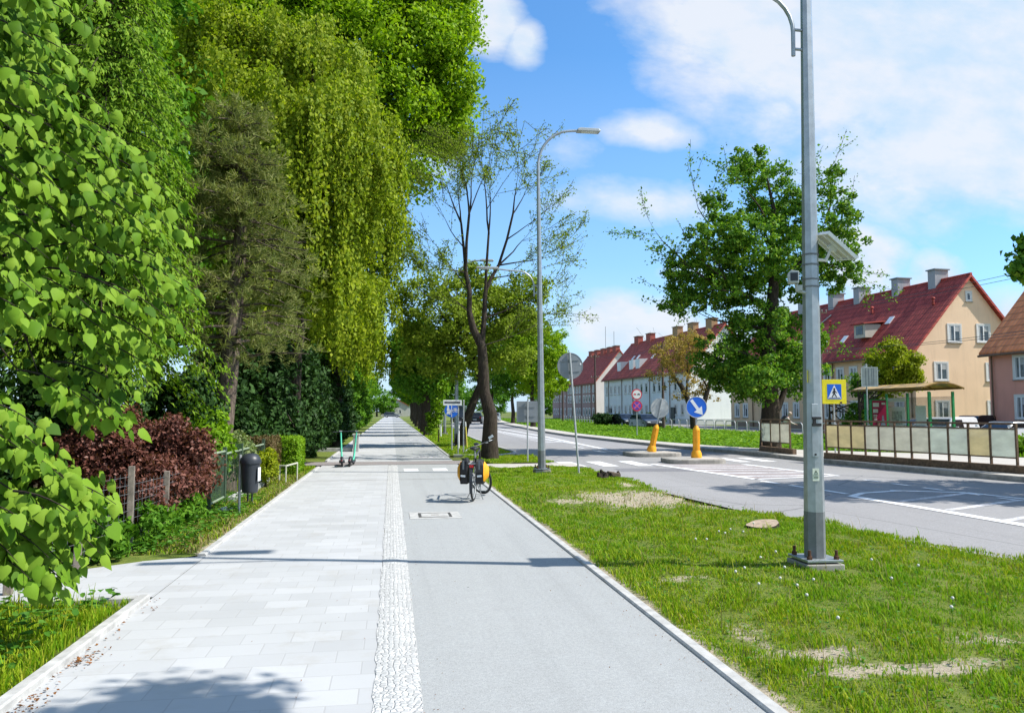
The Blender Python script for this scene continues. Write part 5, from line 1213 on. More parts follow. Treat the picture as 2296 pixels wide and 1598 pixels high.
# --- white block
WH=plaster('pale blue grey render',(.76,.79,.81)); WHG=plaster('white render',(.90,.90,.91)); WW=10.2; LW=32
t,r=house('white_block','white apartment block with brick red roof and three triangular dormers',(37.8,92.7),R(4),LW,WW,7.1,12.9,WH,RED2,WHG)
sl=t['sl']
for y,d in ((3.5,0),(9,0),(14,0),(24,-.2),(29,-.2)): chimney(r,WW,13.0,y,.9,1.7,.9,plaster('ochre chimney',(.38,.24,.13)) if y<20 else plaster('red chimney',(.33,.10,.08)))
for y in (19,21.6,26.8):
    x=1.2; z=7.15+x*sl; mb=MB()
    mb.add([(x-.5,y-.7,z-.3),(x-.5,y+.7,z-.3),(x-.5,y+.9,z+1.15),(x-.5,y-.9,z+1.15),(x+1.0,y+.9,z+1.2),(x+1.0,y-.9,z+1.2)],[(0,1,2,3),(0,3,5),(1,4,2),(3,2,4,5)]); mb.build('dormer',FRAME,r)
for x,y in ((2.2,16.5),(2.5,23),(2.5,25)): rooflight(r,x,y,7.15,sl)
w4=window_proto(.85,1.35,1)
ysw=[2.2,4.2,7.6,9.4,11.2,14,15.8,17.6,20.4,22.2,25,26.8,28.6,30.6]
grid(t,w4,ysw,[1.9,5.1])
for y in (5.8,12.6,19,23.6,29.6): downpipe(t,-.12,y,6.8)
for y in (5.0,18.3,29.0):
    mb=MB(); mb.box((-.06,y,1.1),(.12,1.1,2.2)); mb.build('door',MAT['bin'],t)
mb=MB(); mb.b2((-.03,-.03,-.2),(0,LW,.75)); mb.b2((0,-.03,-.2),(WW,0,.70)); mb.build('plinth',plaster('grey plinth render',(.55,.55,.55)),t)
# --- pink block
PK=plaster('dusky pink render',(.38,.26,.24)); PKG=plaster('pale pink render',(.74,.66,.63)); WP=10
t,r=house('pink_block','dusky pink block with pale gable, red roof and many chimneys farther down the road',(40,146),R(4),19.5,WP,7.6,13.7,PK,RED2,PKG)
for y in (1.8,5.2,9,13,16.8): chimney(r,WP,13.7,y,.9,1.9,.9,plaster('red chimney',(.33,.10,.08)))
grid(t,w4,[1.6,4,5.8,7.6,10.4,12.2,14,16.6,18.2],[1.6,4.2,6.2])
for y in (2.8,9,15.3): downpipe(t,-.12,y,7.2)
put_window(w3,t,(WP/2,-.02,11.4),0)
mb=MB(); mb.cyl((WP/2,3,14.2),(WP/2,3,18),.04,None,6); mb.build('aerial',MAT['bin'],r); mb=MB(); mb.cyl((WP/2,8,14.2),(WP/2,8,19.5),.04,None,6); mb.build('aerial',MAT['bin'],r)
# --- flat roofed pink row
t=thing('flat_block','distant low pink block with flat roof left of the pink gabled block','house',(40.2,172,0),R(0))
mb=MB(); mb.b2((0,0,-.2),(10,16,6.6)); mb.build('wall',PK,t); mb=MB(); mb.b2((-.3,-.3,6.6),(10.3,16.3,6.85)); mb.build('roof',MAT['concd'],t)
grid(t,w4,[2,4.2,6.4,9.5,11.7,14],[1.6,4.6])
for y in (.4,8): downpipe(t,-.12,y,6.5)
# --- pale houses closing the far end
for i,(px,Y,w,h,l) in enumerate(((855,262,9,6,'pale house closing the far end of the walkway'),(905,275,14,5.5,'wide pale house beyond the far end of the walkway'))):
    q=at(px,922,Y); t,r=house('far_house',l,(q.x,q.y),0,8,w,h*.6,h,plaster('pale far render',(.50,.50,.47)),RED2)
    put_window(w4,t,(w*.3,-.02,1.6),0); put_window(w4,t,(w*.7,-.02,1.6),0)
# ---- clipped yard bits handled with the plants
# ================================================================== trees and shrubs
rng=np.random.default_rng(5)
LM={
 'linden':leafmat('linden leaves',[(.045,.11,.010),(.11,.22,.015),(.20,.315,.032),(.15,.27,.022)],.24,.45,.22),
 'larch':leafmat('larch needles',[(.09,.19,.014),(.16,.28,.02),(.23,.34,.035)],.35,.5,.3),
 'pine':leafmat('pine needles',[(.11,.145,.035),(.19,.215,.065),(.27,.27,.10),(.15,.20,.05)],.3,.6,.25),
 'birch':leafmat('birch leaves',[(.135,.212,.012),(.24,.318,.016),(.33,.385,.022)],.42,.45,.35),
 'maple':leafmat('maple leaves',[(.125,.245,.008),(.22,.36,.010),(.31,.44,.014)],.42,.45,.35),
 'dark':leafmat('dark evergreen leaves',[(.014,.042,.009),(.028,.07,.014),(.05,.11,.024)],.15,.45,.4),
 'mid':leafmat('street tree leaves',[(.055,.15,.012),(.09,.22,.016),(.15,.29,.025)],.35,.45,.35),
 'olive':leafmat('young olive leaves',[(.13,.20,.018),(.205,.28,.025),(.28,.36,.045)],.4,.45,.3),
 'purple':leafmat('purple leaves',[(.08,.028,.022),(.15,.056,.042),(.25,.11,.08)],.25,.35,.5),
 'ochre':leafmat('ochre young leaves',[(.27,.17,.05),(.40,.27,.08),(.34,.29,.07)],.35,.5,.3),
 'lime':leafmat('lime hedge leaves',[(.10,.21,.008),(.17,.32,.012),(.24,.38,.02)],.35,.4,.4),
 'brown':leafmat('brown hedge leaves',[(.09,.06,.03),(.15,.105,.05),(.10,.10,.03)],.25,.5,.3),
 'ylw':leafmat('yellow green leaves',[(.16,.22,.010),(.26,.31,.014),(.34,.37,.02)],.4,.42,.35),
 'chest':leafmat('roadside tree leaves',[(.045,.13,.014),(.085,.20,.02),(.14,.29,.026),(.25,.36,.03)],.35,.45,.35),
}
def U(n): return rng.random(n)
def sph(n): return unit(rng.normal(0,1,(n,3)))
def crown(name,ells,nsub,nleaf,subr,size,mat,parent,up=.5,tmpl=DIAMOND,asp=.62,shell=.55,flat=.75):
    """ells: (centre, (rx,ry,rz), weight): leaf clusters through the outer part of every ellipsoid"""
    wts=np.array([e[2]*(e[1][0]*e[1][1]*e[1][2])**.667 for e in ells]); wts/=wts.sum()
    k=rng.choice(len(ells),nsub,p=wts)
    C=np.array([tuple(e[0]) for e in ells])[k]; Rr=np.array([e[1] for e in ells])[k]
    d=sph(nsub); rad=(shell+(1-shell)*U(nsub)**.6); CC=C+d*Rr*rad[:,None]; OUT=unit(d/Rr)
    sr=subr*rng.uniform(.55,1.35,nsub)
    idx=np.repeat(np.arange(nsub),nleaf); n=len(idx)
    e=sph(n); e[:,2]*=flat; P=CC[idx]+e*(sr[idx]*U(n)**.45)[:,None]
    N=unit(OUT[idx]*.7+e*.6+rng.normal(0,.45,(n,3))+np.array([0,0,up])); D=rng.normal(0,1,(n,3)); D[:,2]-=.5
    o=leaves(name,P,D,N,size*rng.uniform(.6,1.35,n),mat,parent,tmpl,asp)
    return o,CC,OUT
def limbs(mb,base,pts,r0,rng_,sag=.0):
    for p in pts:
        a=Vector(base); b=Vector(p); L=(b-a).length; m=a.lerp(b,.5)+Vector((rng_.normal(0,.06)*L,rng_.normal(0,.06)*L,.10*L-sag))
        q=[a,a.lerp(m,.55)+Vector((0,0,.02*L)),m,m.lerp(b,.5)+Vector((0,0,.03*L)),b]
        mb.tube(q,[r0,r0*.8,r0*.6,r0*.4,r0*.15],7)
def trunk(mb,pts,rs,n=12): mb.tube(pts,rs,n)
def tree(name,label,base,path,rs,ells,nsub,nleaf,subr,size,leaf,bark='bark',group=None,up=.5,nlimb=14,cat='tree',tmpl=DIAMOND,shell=.55,asp=.62,limb_r=.05):
    b=Vector(base); t=thing(name,label,cat,tuple(b),0,group)
    E=[((Vector(c)-b),r,w) for c,r,w in ells]
    o,CC,OUT=crown('crown',E,nsub,nleaf,subr,size,LM[leaf] if isinstance(leaf,str) else leaf,t,up,tmpl,asp,shell)
    mb=MB(); trunk(mb,[Vector(p)-b for p in path],rs)
    top=Vector(path[-1])-b; mid=Vector(path[max(0,len(path)-2)])-b
    for i in range(nlimb):
        j=rng.integers(len(CC)); u=rng.random(); s=mid.lerp(top,u)
        limbs(mb,s,[CC[j]],max(.012,limb_r*(1.1-.5*u)),rng)
    mb.build('trunk',MAT[bark],t,60); return t
def pxells(lst,Y,jit,rng_=rng,ky=1.0):
    out=[]
    for e in lst:
        px,py,r=e[:3]; w=e[3] if len(e)>3 else 1
        y=Y+rng_.uniform(-jit,jit); c=at(px,py,y); k=(c.y*.9877+c.x*.1564)/1700*r; out.append((c,(k,k*ky,k*(e[4] if len(e)>4 else .85)),w))
    return out
# ---------------------------------------------------------------- near linden: big hanging heart leaves
t=thing('linden_tree','nearest tree on the left, big pale green heart shaped leaves hanging over the walkway','tree',(-4.6,6.2,0))
b=Vector((-4.6,6.2,0)); mb=MB(); mb.tube([(0,0,-.1),(.1,.05,1.5),(.15,0,3.2),(.05,.1,5.5),(.0,0,8.0)],[.20,.17,.15,.11,.04],12)
tips=[ # (tip px, tip py, distance, root px, root py)
 (250,10,6.0,-60,-120),(200,60,5.7,-60,-40),(150,-30,5.5,-100,-80),(120,130,5.6,-90,30),(205,160,5.7,-40,60),(60,190,5.5,-120,110),(250,255,5.8,0,150),(160,240,5.7,-60,150),
 (300,330,5.8,40,230),(225,310,5.7,-20,220),(120,290,5.5,-90,210),(40,300,5.4,-140,230),(350,380,5.8,90,270),(270,380,5.7,40,270),(180,370,5.6,-40,280),(405,455,5.9,150,320),(330,450,5.8,90,330),(240,440,5.6,20,330),(140,430,5.5,-60,340),(60,420,5.4,-120,330),
 (410,520,5.9,170,390),(340,520,5.8,110,400),(260,510,5.7,40,400),(170,510,5.6,-30,410),(80,500,5.4,-110,410),(340,580,5.8,120,480),(260,590,5.7,40,480),(110,580,5.5,-90,490),(40,600,5.5,-120,500),
 (450,670,5.9,200,560),(420,620,5.9,180,540),(385,720,5.8,180,620),(370,790,5.8,190,690),(320,690,5.7,110,600),(215,700,5.6,10,600),(255,760,5.7,80,670),(230,800,5.8,60,720),(130,690,5.5,-60,600),(80,720,5.3,-100,640),
 (345,830,5.9,180,760),(300,890,5.9,120,810),(300,960,5.8,130,860),(240,930,5.8,90,850),(190,900,5.8,40,830),
 (30,640,5.3,-120,560),(85,660,5.3,-80,590),(90,960,5.3,-80,900),(50,1010,5.3,-120,950),(105,1020,5.3,-60,930),(150,1080,5.4,-20,1000),(185,1110,5.5,40,1020),
 (260,1130,5.4,90,1080),(240,1190,5.4,70,1110),(190,1170,5.3,30,1100),(225,1240,5.4,60,1150),(140,1180,5.3,0,1110),(70,1180,5.2,-90,1120),(110,1250,5.3,-50,1170),(165,1290,5.4,10,1190),(40,1260,5.2,-110,1180),(150,1310,5.3,10,1230),(70,1300,5.2,-80,1230)]
Ps=[];Ds=[];Ns=[];Ss=[]
def spray(a,bq,n,spread,mbx,rr=.010):
    a=Vector(a);bq=Vector(bq); L=(bq-a).length; m=a.lerp(bq,.5)+Vector((0,0,.16*L)); pts=[]
    for i in range(7):
        u=i/6; pts.append(a.lerp(m,u).lerp(m.lerp(bq,u),u))
    if mbx is not None: mbx.tube(pts,[rr*(1-.8*i/6) for i in range(7)],5)
    for i in range(n):
        u=.22+.78*(i+.5)/n; q=a.lerp(m,u).lerp(m.lerp(bq,u),u); dv=(bq-a).normalized()
        s=1 if i%2 else -1; lat=dv.cross(Vector((0,0,1))).normalized()*s
        p=q+lat*rng.uniform(.02,spread)+Vector((rng.normal(0,.03),rng.normal(0,.04),rng.normal(-.02,.035)))
        Ps.append(tuple(p)); d=lat*.45+dv*.55+Vector((rng.normal(0,.2),rng.normal(0,.2),-.75+rng.normal(0,.18))); Ds.append(tuple(d))
        nn=Vector((.45,-.30,.75))+Vector((rng.normal(0,.45),rng.normal(0,.45),rng.normal(0,.3))); Ns.append(tuple(nn)); Ss.append(.042+.072*rng.random()**.9)
for x,y,Y,rx,ry in tips:
    Y+=.25
    spray(at(rx,ry,Y+rng.uniform(.15,.6))-b,at(x,y,Y)-b,25,.12,mb)
    for k in range(1 if rng.random()<.8 else 0):
        ox,oy=rng.uniform(-70,0),rng.uniform(-55,30); spray(at(rx+ox,ry+oy,Y+rng.uniform(.3,.9))-b,at(x+ox-12,y+oy,Y+rng.uniform(.15,.6))-b,21,.12,None)
for k in range(105):   # inner sprays
    x=rng.uniform(-250,170); y=rng.uniform(-250,1000); Y=rng.uniform(6.2,7.6)
    if 0<x<250 and 760<y<960: continue
    spray(at(x-150,y-90,Y+.4)-b,at(x,y,Y)-b,18,.14,None)
for k in range(70):    # the crown beyond the picture's edge
    x=rng.uniform(-1100,-150); y=rng.uniform(-500,900); Y=rng.uniform(5.0,7.6); spray(at(x-150,y-90,Y+.3)-b,at(x,y,Y)-b,9,.14,None)
leaves('crown',np.array(Ps),np.array(Ds),np.array(Ns),np.array(Ss),LM['linden'],t,HEART,1.0,False)
for k in range(22): 
    x,y,Y,rx,ry=tips[rng.integers(len(tips))]; limbs(mb,(.15,0,max(.8,2.6+1.2*rng.normal())),[at(rx,ry,Y+.5)-b],.03,rng)
mb.build('trunk',MAT['bark'],t,60)
# ---------------------------------------------------------------- dark evergreens; those behind the linden added to stand in for deep shade
def evergreen(label,x,y,h,r,leaf='dark',n=170,size=.13,group='dark evergreens in the left gardens',name='evergreen_tree',cat='tree',nl=70):
    c=Vector((x,y,0)); el=[((x,y,h*.30),(r,r,h*.30),1),((x,y,h*.62),(r*.8,r*.8,h*.30),1),((x,y,h*.85),(r*.45,r*.45,h*.17),.8)]
    return tree(name,label,c,[(x,y,-.1),(x,y,h*.5),(x,y,h*.9)],[.12,.09,.03],el,n,nl,.32,size,leaf,'bark',group,.6,8,cat,DIAMOND,.62)
for i,(x,y,h,r,l) in enumerate((( -5.6,8.6,3.4,1.3,'dark evergreen added to blacken the gap behind the linden leaves'),(-6.6,11.4,4.2,1.6,'added dark evergreen between the linden and the purple bush'),(-8.2,8.5,6.0,2.2,'added tall dark evergreen deep in the garden behind the linden'),
   (-3.9,15.2,2.3,.9,'low dark evergreen behind the purple bush'),(-4.9,13.2,2.6,1.1,'small dark evergreen left of the purple bush'))): evergreen(l,x,y,h,r,'dark',int(110+60*r),.12)
for i,(x,y,h,r,l) in enumerate(((-4.1,19.6,3.5,1.15,'dark bushy evergreen right behind the litter bin'),(-3.5,22.6,3.6,1.1,'dark evergreen above the bright clipped hedge'),(-3.3,25.2,3.9,1.15,'dark evergreen behind the green scooters'),(-3.2,28.2,3.7,1.1,'dark evergreen beside the stone gate post'),(-3.6,32,4.2,1.3,'dark evergreen beyond the gate post'),(-3.3,37,4.0,1.3,'evergreen at the left walkway edge halfway down'),(-3.4,43,4.5,1.5,'farther evergreen along the left walkway edge'),(-3.5,51,4.8,1.7,'evergreen past the first shade band on the left'),(-3.6,61,5.0,1.8,'distant evergreen on the left of the walkway'),(-3.9,74,5.5,2.0,'most distant dark evergreen on the left of the walkway'))): evergreen(l,x,y,h,r,'dark' if y<45 else 'mid',int(130+60*r),.12+.0012*y)
# broad woodland trees behind everything on the left
for i,(x,y,h,r,leaf,l) in enumerate(((-8.5,29,19,4.2,'maple','very tall tree filling the sky above the pine'),(-9.5,14,12,3.6,'mid','broad green tree behind the linden at the left edge'),(-8.2,19,13.5,3.4,'mid','tall green tree filling the top left behind the larch'),(-11,27,15,4.5,'maple','wide bright tree deep in the left gardens'),(-7.5,40,14,4.0,'mid','tall tree behind the birch curtain'),(-8,56,14,4.5,'mid','tall tree far back on the left'),(-7.2,74,13,4.2,'mid','green tree far down the left side'),(-7.5,95,13,4.2,'maple','bright tree far down the left side'),(-8,122,13,4.5,'mid','tree near the left end of the avenue'),(-7,155,13,4.5,'mid','tree at the left end of the avenue'))):
    el=[((x,y,h*.62),(r,r,h*.30),1),((x+r*.2,y,h*.95),(r*.8,r*.8,h*.2),.8),((x+r*.4,y-.5,h*.42),(r*.8,r*.8,h*.22),1),((x-r*.3,y,h*.82),(r*.7,r*.7,h*.2),1)]
    tree('garden_tree',l,(x,y,0),[(x,y,-.1),(x,y,h*.35),(x+.2,y,h*.75)],[.28,.2,.08],el,int(260+20*r) if y<60 else 220,90 if y<60 else 60,.75 if y<60 else 1.0,.17+.0016*y,leaf,'bark','trees behind the left gardens',.5,10)
# ---------------------------------------------------------------- larch: drooping sprays of fine needles
def frond_tree(name,label,x,y,h,r,leaf,nb,bark='bark',z0=1.2,size=.05,per=110,lean=0):
    t=thing(name,label,'tree',(x,y,0)); mb=MB(); mb.tube([(0,0,-.1),(.03,0,h*.4),(0,.03,h)],[.17,.12,.02],10)
    P=[];D=[];N=[]
    for i in range(nb):
        u=i/nb; z=z0+(h-z0)*u; a=i*2.4+rng.normal(0,.3); L=r*(1-u)**.75*rng.uniform(.75,1.1)+.25; dx,dy=math.cos(a),math.sin(a)
        pts=[Vector((dx*L*s,dy*L*s,z+.10*L*math.sin(s*PI)-.42*L*s*s)) for s in np.linspace(0,1,6)]
        mb.tube(pts,[.028*(1-u)+.008,.02,.014,.010,.006,.003],5)
        k=int(per*(.35+L/r))
        s=rng.uniform(.12,1,k); q=np.array([(dx*L*v,dy*L*v,z+.10*L*math.sin(v*PI)-.42*L*v*v) for v in s])
        lat=rng.uniform(-1,1,k)*.30*L*(1-s*.6); drop=rng.exponential(.13,k)+.25*np.abs(lat)
        q[:,0]+=-dy*lat; q[:,1]+=dx*lat; q[:,2]-=drop
        P.append(q); dd=np.stack([dx*.5-dy*np.sign(lat)*.4+rng.normal(0,.3,k),dy*.5+dx*np.sign(lat)*.4+rng.normal(0,.3,k),-.7+rng.normal(0,.3,k)],1); D.append(dd); N.append(np.array([dx*.3,dy*.3,1])+rng.normal(0,.4,(k,3)))
    P=np.concatenate(P);D=np.concatenate(D);N=np.concatenate(N); leaves('crown',P,D,N,size*rng.uniform(.6,1.4,len(P)),LM[leaf],t,DIAMOND,.38)
    mb.build('trunk',MAT[bark],t,60); return t
frond_tree('larch_tree','feathery green larch with drooping sprays between the linden and the pine',-4.9,13.6,11.5,1.9,'larch',190,'bark',2.5,.10,230)
frond_tree('larch_tree','second feathery larch standing behind the first at the top left',-6.4,16.0,13,2.3,'larch',150,'bark',2.4,.11,220)
# ---------------------------------------------------------------- pine with grey brown needles and bare trunk
x,y=-3.35,16.2; t=thing('pine_tree','tall pine with dull grey green needles and a pale bare trunk behind the litter bin','tree',(x,y,0))
mb=MB(); mb.tube([(.05,0,-.1),(-.05,0,1.2),(.05,.05,2.6),(.18,.0,4.6),(.25,.05,6.4),(.2,0,7.9)],[.24,.21,.19,.15,.09,.02],12); mb.tube([(-.30,-.2,-.1),(-.22,-.1,.9),(-.05,0,1.9)],[.15,.13,.08],10)
P=[];D=[];N=[]
for i in range(150):
    u=rng.random()**.9; z=2.6+5.2*u; a=rng.uniform(0,2*PI); L=(2.35-1.7*u)*rng.uniform(.55,1.1); e=Vector((math.cos(a)*L,math.sin(a)*L,z+rng.uniform(-.35,.25)))
    s=Vector((.15,0,z+.1)); mb.tube([s,s.lerp(e,.5)+Vector((0,0,.08)),e],[.035,.02,.008],5)
    for k in range(11):
        v=rng.uniform(.35,1.05); c=s.lerp(e,v)+Vector((rng.normal(0,.17),rng.normal(0,.17),rng.normal(.02,.15))); n=20; dr=unit(np.array([math.cos(a)*.7,math.sin(a)*.7,.55])+rng.normal(0,.75,(n,3)))
        P.append(np.repeat(np.array([tuple(c)]),n,0)+rng.normal(0,.03,(n,3))); D.append(dr); N.append(rng.normal(0,1,(n,3)))
P=np.concatenate(P);D=np.concatenate(D);N=np.concatenate(N); leaves('crown',P,D,N,rng.uniform(.10,.18,len(P)),LM['pine'],t,NEEDLE,.13)
mb.build('trunk',MAT['barkl'],t,60)
# ---------------------------------------------------------------- weeping birches
def weeping(label,x,y,h,ells,nst,slen,size,leaf,step=.10,lean=0):
    t=thing('birch_tree',label,'tree',(x,y,0),0,'weeping birches on the left'); b=np.array([x,y,0.])
    wts=np.array([e[2]*e[1][0]*e[1][2] for e in ells]); wts/=wts.sum(); k=rng.choice(len(ells),nst,p=wts)
    C=np.array([tuple(e[0]) for e in ells])[k]-b; Rr=np.array([e[1] for e in ells])[k]
    d=sph(nst); d[:,2]=np.abs(d[:,2])*.9-.25; d=unit(d)
    nt_=max(20,nst//20); ti=rng.integers(0,nt_,nst); k=k[:nt_][ti]; C=C[:nt_][ti]; Rr=Rr[:nt_][ti]; d=unit(d[:nt_][ti]+rng.normal(0,.03,(nst,3))); rad_=(.45+.62*U(nt_)**.6)[ti]
    A=C+d*Rr*rad_[:,None]+rng.normal(0,.15,(nst,3))
    L=slen*rng.uniform(.55,1.3,nst)*(.5+.75*U(nt_))[ti]; nn=np.maximum(4,(L/step).astype(int)); idx=np.repeat(np.arange(nst),nn); s=np.concatenate([np.linspace(0,1,q) for q in nn]); n=len(idx)
    out=d[idx].copy(); out[:,2]=0; q=A[idx]+out*(np.sin(np.minimum(1,s*1.6)*PI/2)*.28)[:,None]; q[:,2]-=s*L[idx]-.12*np.sin(np.minimum(1,s*3)*PI)
    q+=rng.normal(0,.045,(n,3)); D=rng.normal(0,.5,(n,3)); D[:,2]-=.9; N=out*.8+rng.normal(0,.5,(n,3))+np.array([.25,-.3,.45])
    leaves('crown',q,D,N,size*rng.uniform(.6,1.4,n),LM[leaf],t,DIAMOND,.62)
    crown('inner_leaves',[(Vector(tuple(np.array(tuple(e[0]))-b)),tuple(r_*.85 for r_ in e[1]),e[2]) for e in ells],nst//9,60,.5,size*1.05,LM[leaf],t,.3,DIAMOND,.6,.25)
    mb=MB(); mb.tube([(0,0,-.1),(.1,0,h*.3),(lean*.5,0,h*.6),(lean,0,h*.95)],[.22,.17,.11,.03],10)
    for i in range(26):
        j=rng.integers(nst); u=rng.uniform(.3,.9); limbs(mb,(lean*u*.9,0,h*u),[A[j]],.045*(1.1-u)+.01,rng)
    for i in range(60):
        j=rng.integers(nst); a=Vector(A[j]); mb.tube([a,a+Vector((0,0,-L[j]*.9))],.004,4)
    mb.build('trunk',MAT['bark'],t,60); return t
weeping('tall weeping birch with yellow green curtains behind the pine',-3.0,24,15,
  pxells([(700,150,120),(640,110,110),(560,150,130),(620,260,160),(760,270,130),(720,400,150),(800,380,100),(640,420,160),(560,360,140),(480,200,120),(700,560,130),(620,640,130),(560,560,120),(760,640,70),(830,460,60),(500,60,90)],24,1.4),6600,1.7,.125,'birch',.095,.5)
weeping('smaller weeping birch whose strands hang beside the sky gap',-2.6,37,12,
  pxells([(850,470,55),(820,540,75),(760,600,80),(880,520,45,.5),(830,660,70),(770,720,90),(700,700,90)],37,1.5),2400,2.3,.16,'birch',.13,.8)
weeping('weeping birch farther along the walkway edge',-3.4,52,9,pxells([(800,700,60),(770,760,70),(830,770,40)],52,1.5),800,2.4,.22,'birch',.18,.6)
# ---------------------------------------------------------------- bright maple towering over the birch
tree('maple_tree','tall bright green maple towering over the birch against the blue sky',(-4.2,33,0),[(-4.2,33,-.1),(-4.0,33,6),(-2.8,33.2,12),(-1.2,33,18)],[.42,.34,.24,.08],
  pxells([(1000,90,85),(960,40,120),(880,120,150),(1010,190,75),(960,260,110),(900,330,90),(860,230,120),(1000,290,55),(930,390,48),(780,80,130),(820,-40,170),(700,40,120),(960,-90,130),(640,-20,110),(985,340,40),(780,220,100),(720,130,90),(560,0,110),(470,-20,110),(400,30,100),(330,-20,100),(640,60,100)],33,1.8),1050,110,.75,.20,'maple','bark',None,.5,26,'tree',DIAMOND,.45)
# ---------------------------------------------------------------- purple leaved bush, hedges and garden shrubs
tree('purple_bush','wide purple leaved bush leaning over the garden fence',(-3.7,12.2,0),[(-3.7,12.2,-.05),(-3.7,12.2,.5),(-3.7,12.2,.9)],[.07,.06,.03],
  [((-3.75,12.3,.86),(.85,.9,.58),1.2),((-4.5,12.3,.92),(.65,.7,.46),1),((-3.1,12.4,.78),(.42,.6,.52),1),((-3.15,11.6,.60),(.36,.6,.40),1),((-3.7,12.8,1.08),(.5,.6,.34),.8),((-5.0,12.6,.88),(.45,.6,.40),.8),((-3.2,12.0,1.32),(.08,.08,.22),6),((-3.9,12.1,1.45),(.07,.07,.2),6),((-4.4,12.0,1.4),(.08,.08,.22),6),((-2.85,11.9,1.15),(.12,.1,.2),5)],700,70,.19,.062,'purple','bark',None,.5,30,'shrub',DIAMOND,.5,.6,.015)
tree('purple_bush','thin purple sprig bush hanging low at the foot of the garden fence',(-3.2,10.9,0),[(-3.2,10.9,-.05),(-3.2,10.9,.3),(-3.2,10.9,.5)],[.04,.03,.02],[((-3.2,10.9,.50),(.26,.45,.32),1)],70,60,.11,.055,'purple','bark',None,.5,8,'shrub',DIAMOND,.4,.6,.01)
tree('leafy_shrub','low dark green shrub under the linden beside the side path',(-3.35,8.9,0),[(-3.35,8.9,-.05),(-3.35,8.9,.2),(-3.35,8.9,.4)],[.04,.03,.02],[((-2.95,10.2,.25),(.22,.8,.26),1),((-2.95,11.6,.22),(.2,.7,.24),.8),((-3.2,9.2,.30),(.38,.5,.30),1),((-3.6,8.8,.40),(.45,.5,.40),1),((-4.1,8.6,.45),(.5,.6,.45),1)],150,60,.14,.085,'mid','bark',None,.5,8,'shrub',DIAMOND,.4,.5,.01)
tree('leafy_shrub','bright green shrub between the purple bush and the pine trunk',(-3.6,15.0,0),[(-3.6,15,-.05),(-3.6,15,.5),(-3.6,15,.9)],[.05,.04,.02],[((-3.65,15.0,1.35),(.55,.6,.42),1),((-3.3,14.7,1.0),(.32,.5,.50),1)],170,60,.2,.10,'lime','bark',None,.5,8,'shrub',DIAMOND,.5,.55,.01)
tree('leafy_shrub','small yellow shrub just right of the litter bin',(-2.68,17.2,0),[(-2.68,17.2,-.05),(-2.68,17.2,.2),(-2.68,17.2,.4)],[.03,.02,.02],[((-2.68,17.2,.50),(.20,.45,.34),1)],60,50,.12,.075,'ylw','bark',None,.5,6,'shrub',DIAMOND,.4,.55,.01)
tree('leafy_shrub','pale flowering shrub above the litter bin',(-3.5,16.4,0),[(-3.5,16.4,-.05),(-3.5,16.4,.4),(-3.5,16.4,.7)],[.04,.03,.02],[((-3.2,16.6,.75),(.38,.6,.42),1)],80,50,.15,.08,leafmat('pale mixed leaves',[(.10,.16,.04),(.28,.32,.16),(.14,.22,.05)],.3),'bark',None,.5,6,'shrub',DIAMOND,.4,.55,.01)
def hedge(label,c,s,leaf,n,size):
    t=thing('clipped_hedge',label,'hedge',(c[0],c[1],0),0,'clipped hedges beside the walkway'); f=rng.integers(0,5,n); u=rng.uniform(-1,1,(n,3)); 
    for i,(ax,sg) in enumerate(((0,-1),(0,1),(1,-1),(1,1),(2,1))): u[f==i,ax]=sg*(1-np.abs(rng.normal(0,.10,(f==i).sum())))
    u=u/np.maximum(1,(np.abs(u)**6).sum(1)**(1/6))[:,None]; P=u*np.array([s[0]/2,s[1]/2,s[2]/2])+np.array([0,0,s[2]/2])+rng.normal(0,.02,(n,3)); N=u+rng.normal(0,.6,(n,3))+np.array([0,0,.3])
    leaves('foliage',P,rng.normal(0,1,(n,3)),N,size*rng.uniform(.6,1.3,n),LM[leaf],t,DIAMOND,.6)
    mb=MB(); 
    for i in range(7): mb.tube([(rng.uniform(-.2,.2)*s[0],rng.uniform(-.3,.3)*s[1],-.05),(rng.uniform(-.3,.3)*s[0],rng.uniform(-.35,.35)*s[1],s[2]*.85)],[.03,.01],6)
    mb.build('stem',MAT['bark'],t)
hedge('bright green clipped hedge block right of the brown one',(-2.72,21.0),(.74,1.5,.98),'lime',9000,.06)
hedge('brown rounded clipped hedge left of the bright green block',(-3.12,19.4),(.70,1.7,1.05),'brown',8000,.06)
t_=tree('young_tree','slim young tree with sparse leaves left of the blue path sign',(2.45,40,0),[(2.45,40,-.1),(2.45,40,1.5),(2.5,40,2.6)],[.035,.03,.015],pxells([(985,905,22),(975,935,20),(990,870,18),(970,960,14)],40,.3),90,26,.22,.13,'lime','bark',None,.5,8,'tree',DIAMOND,.3,.6,.012)
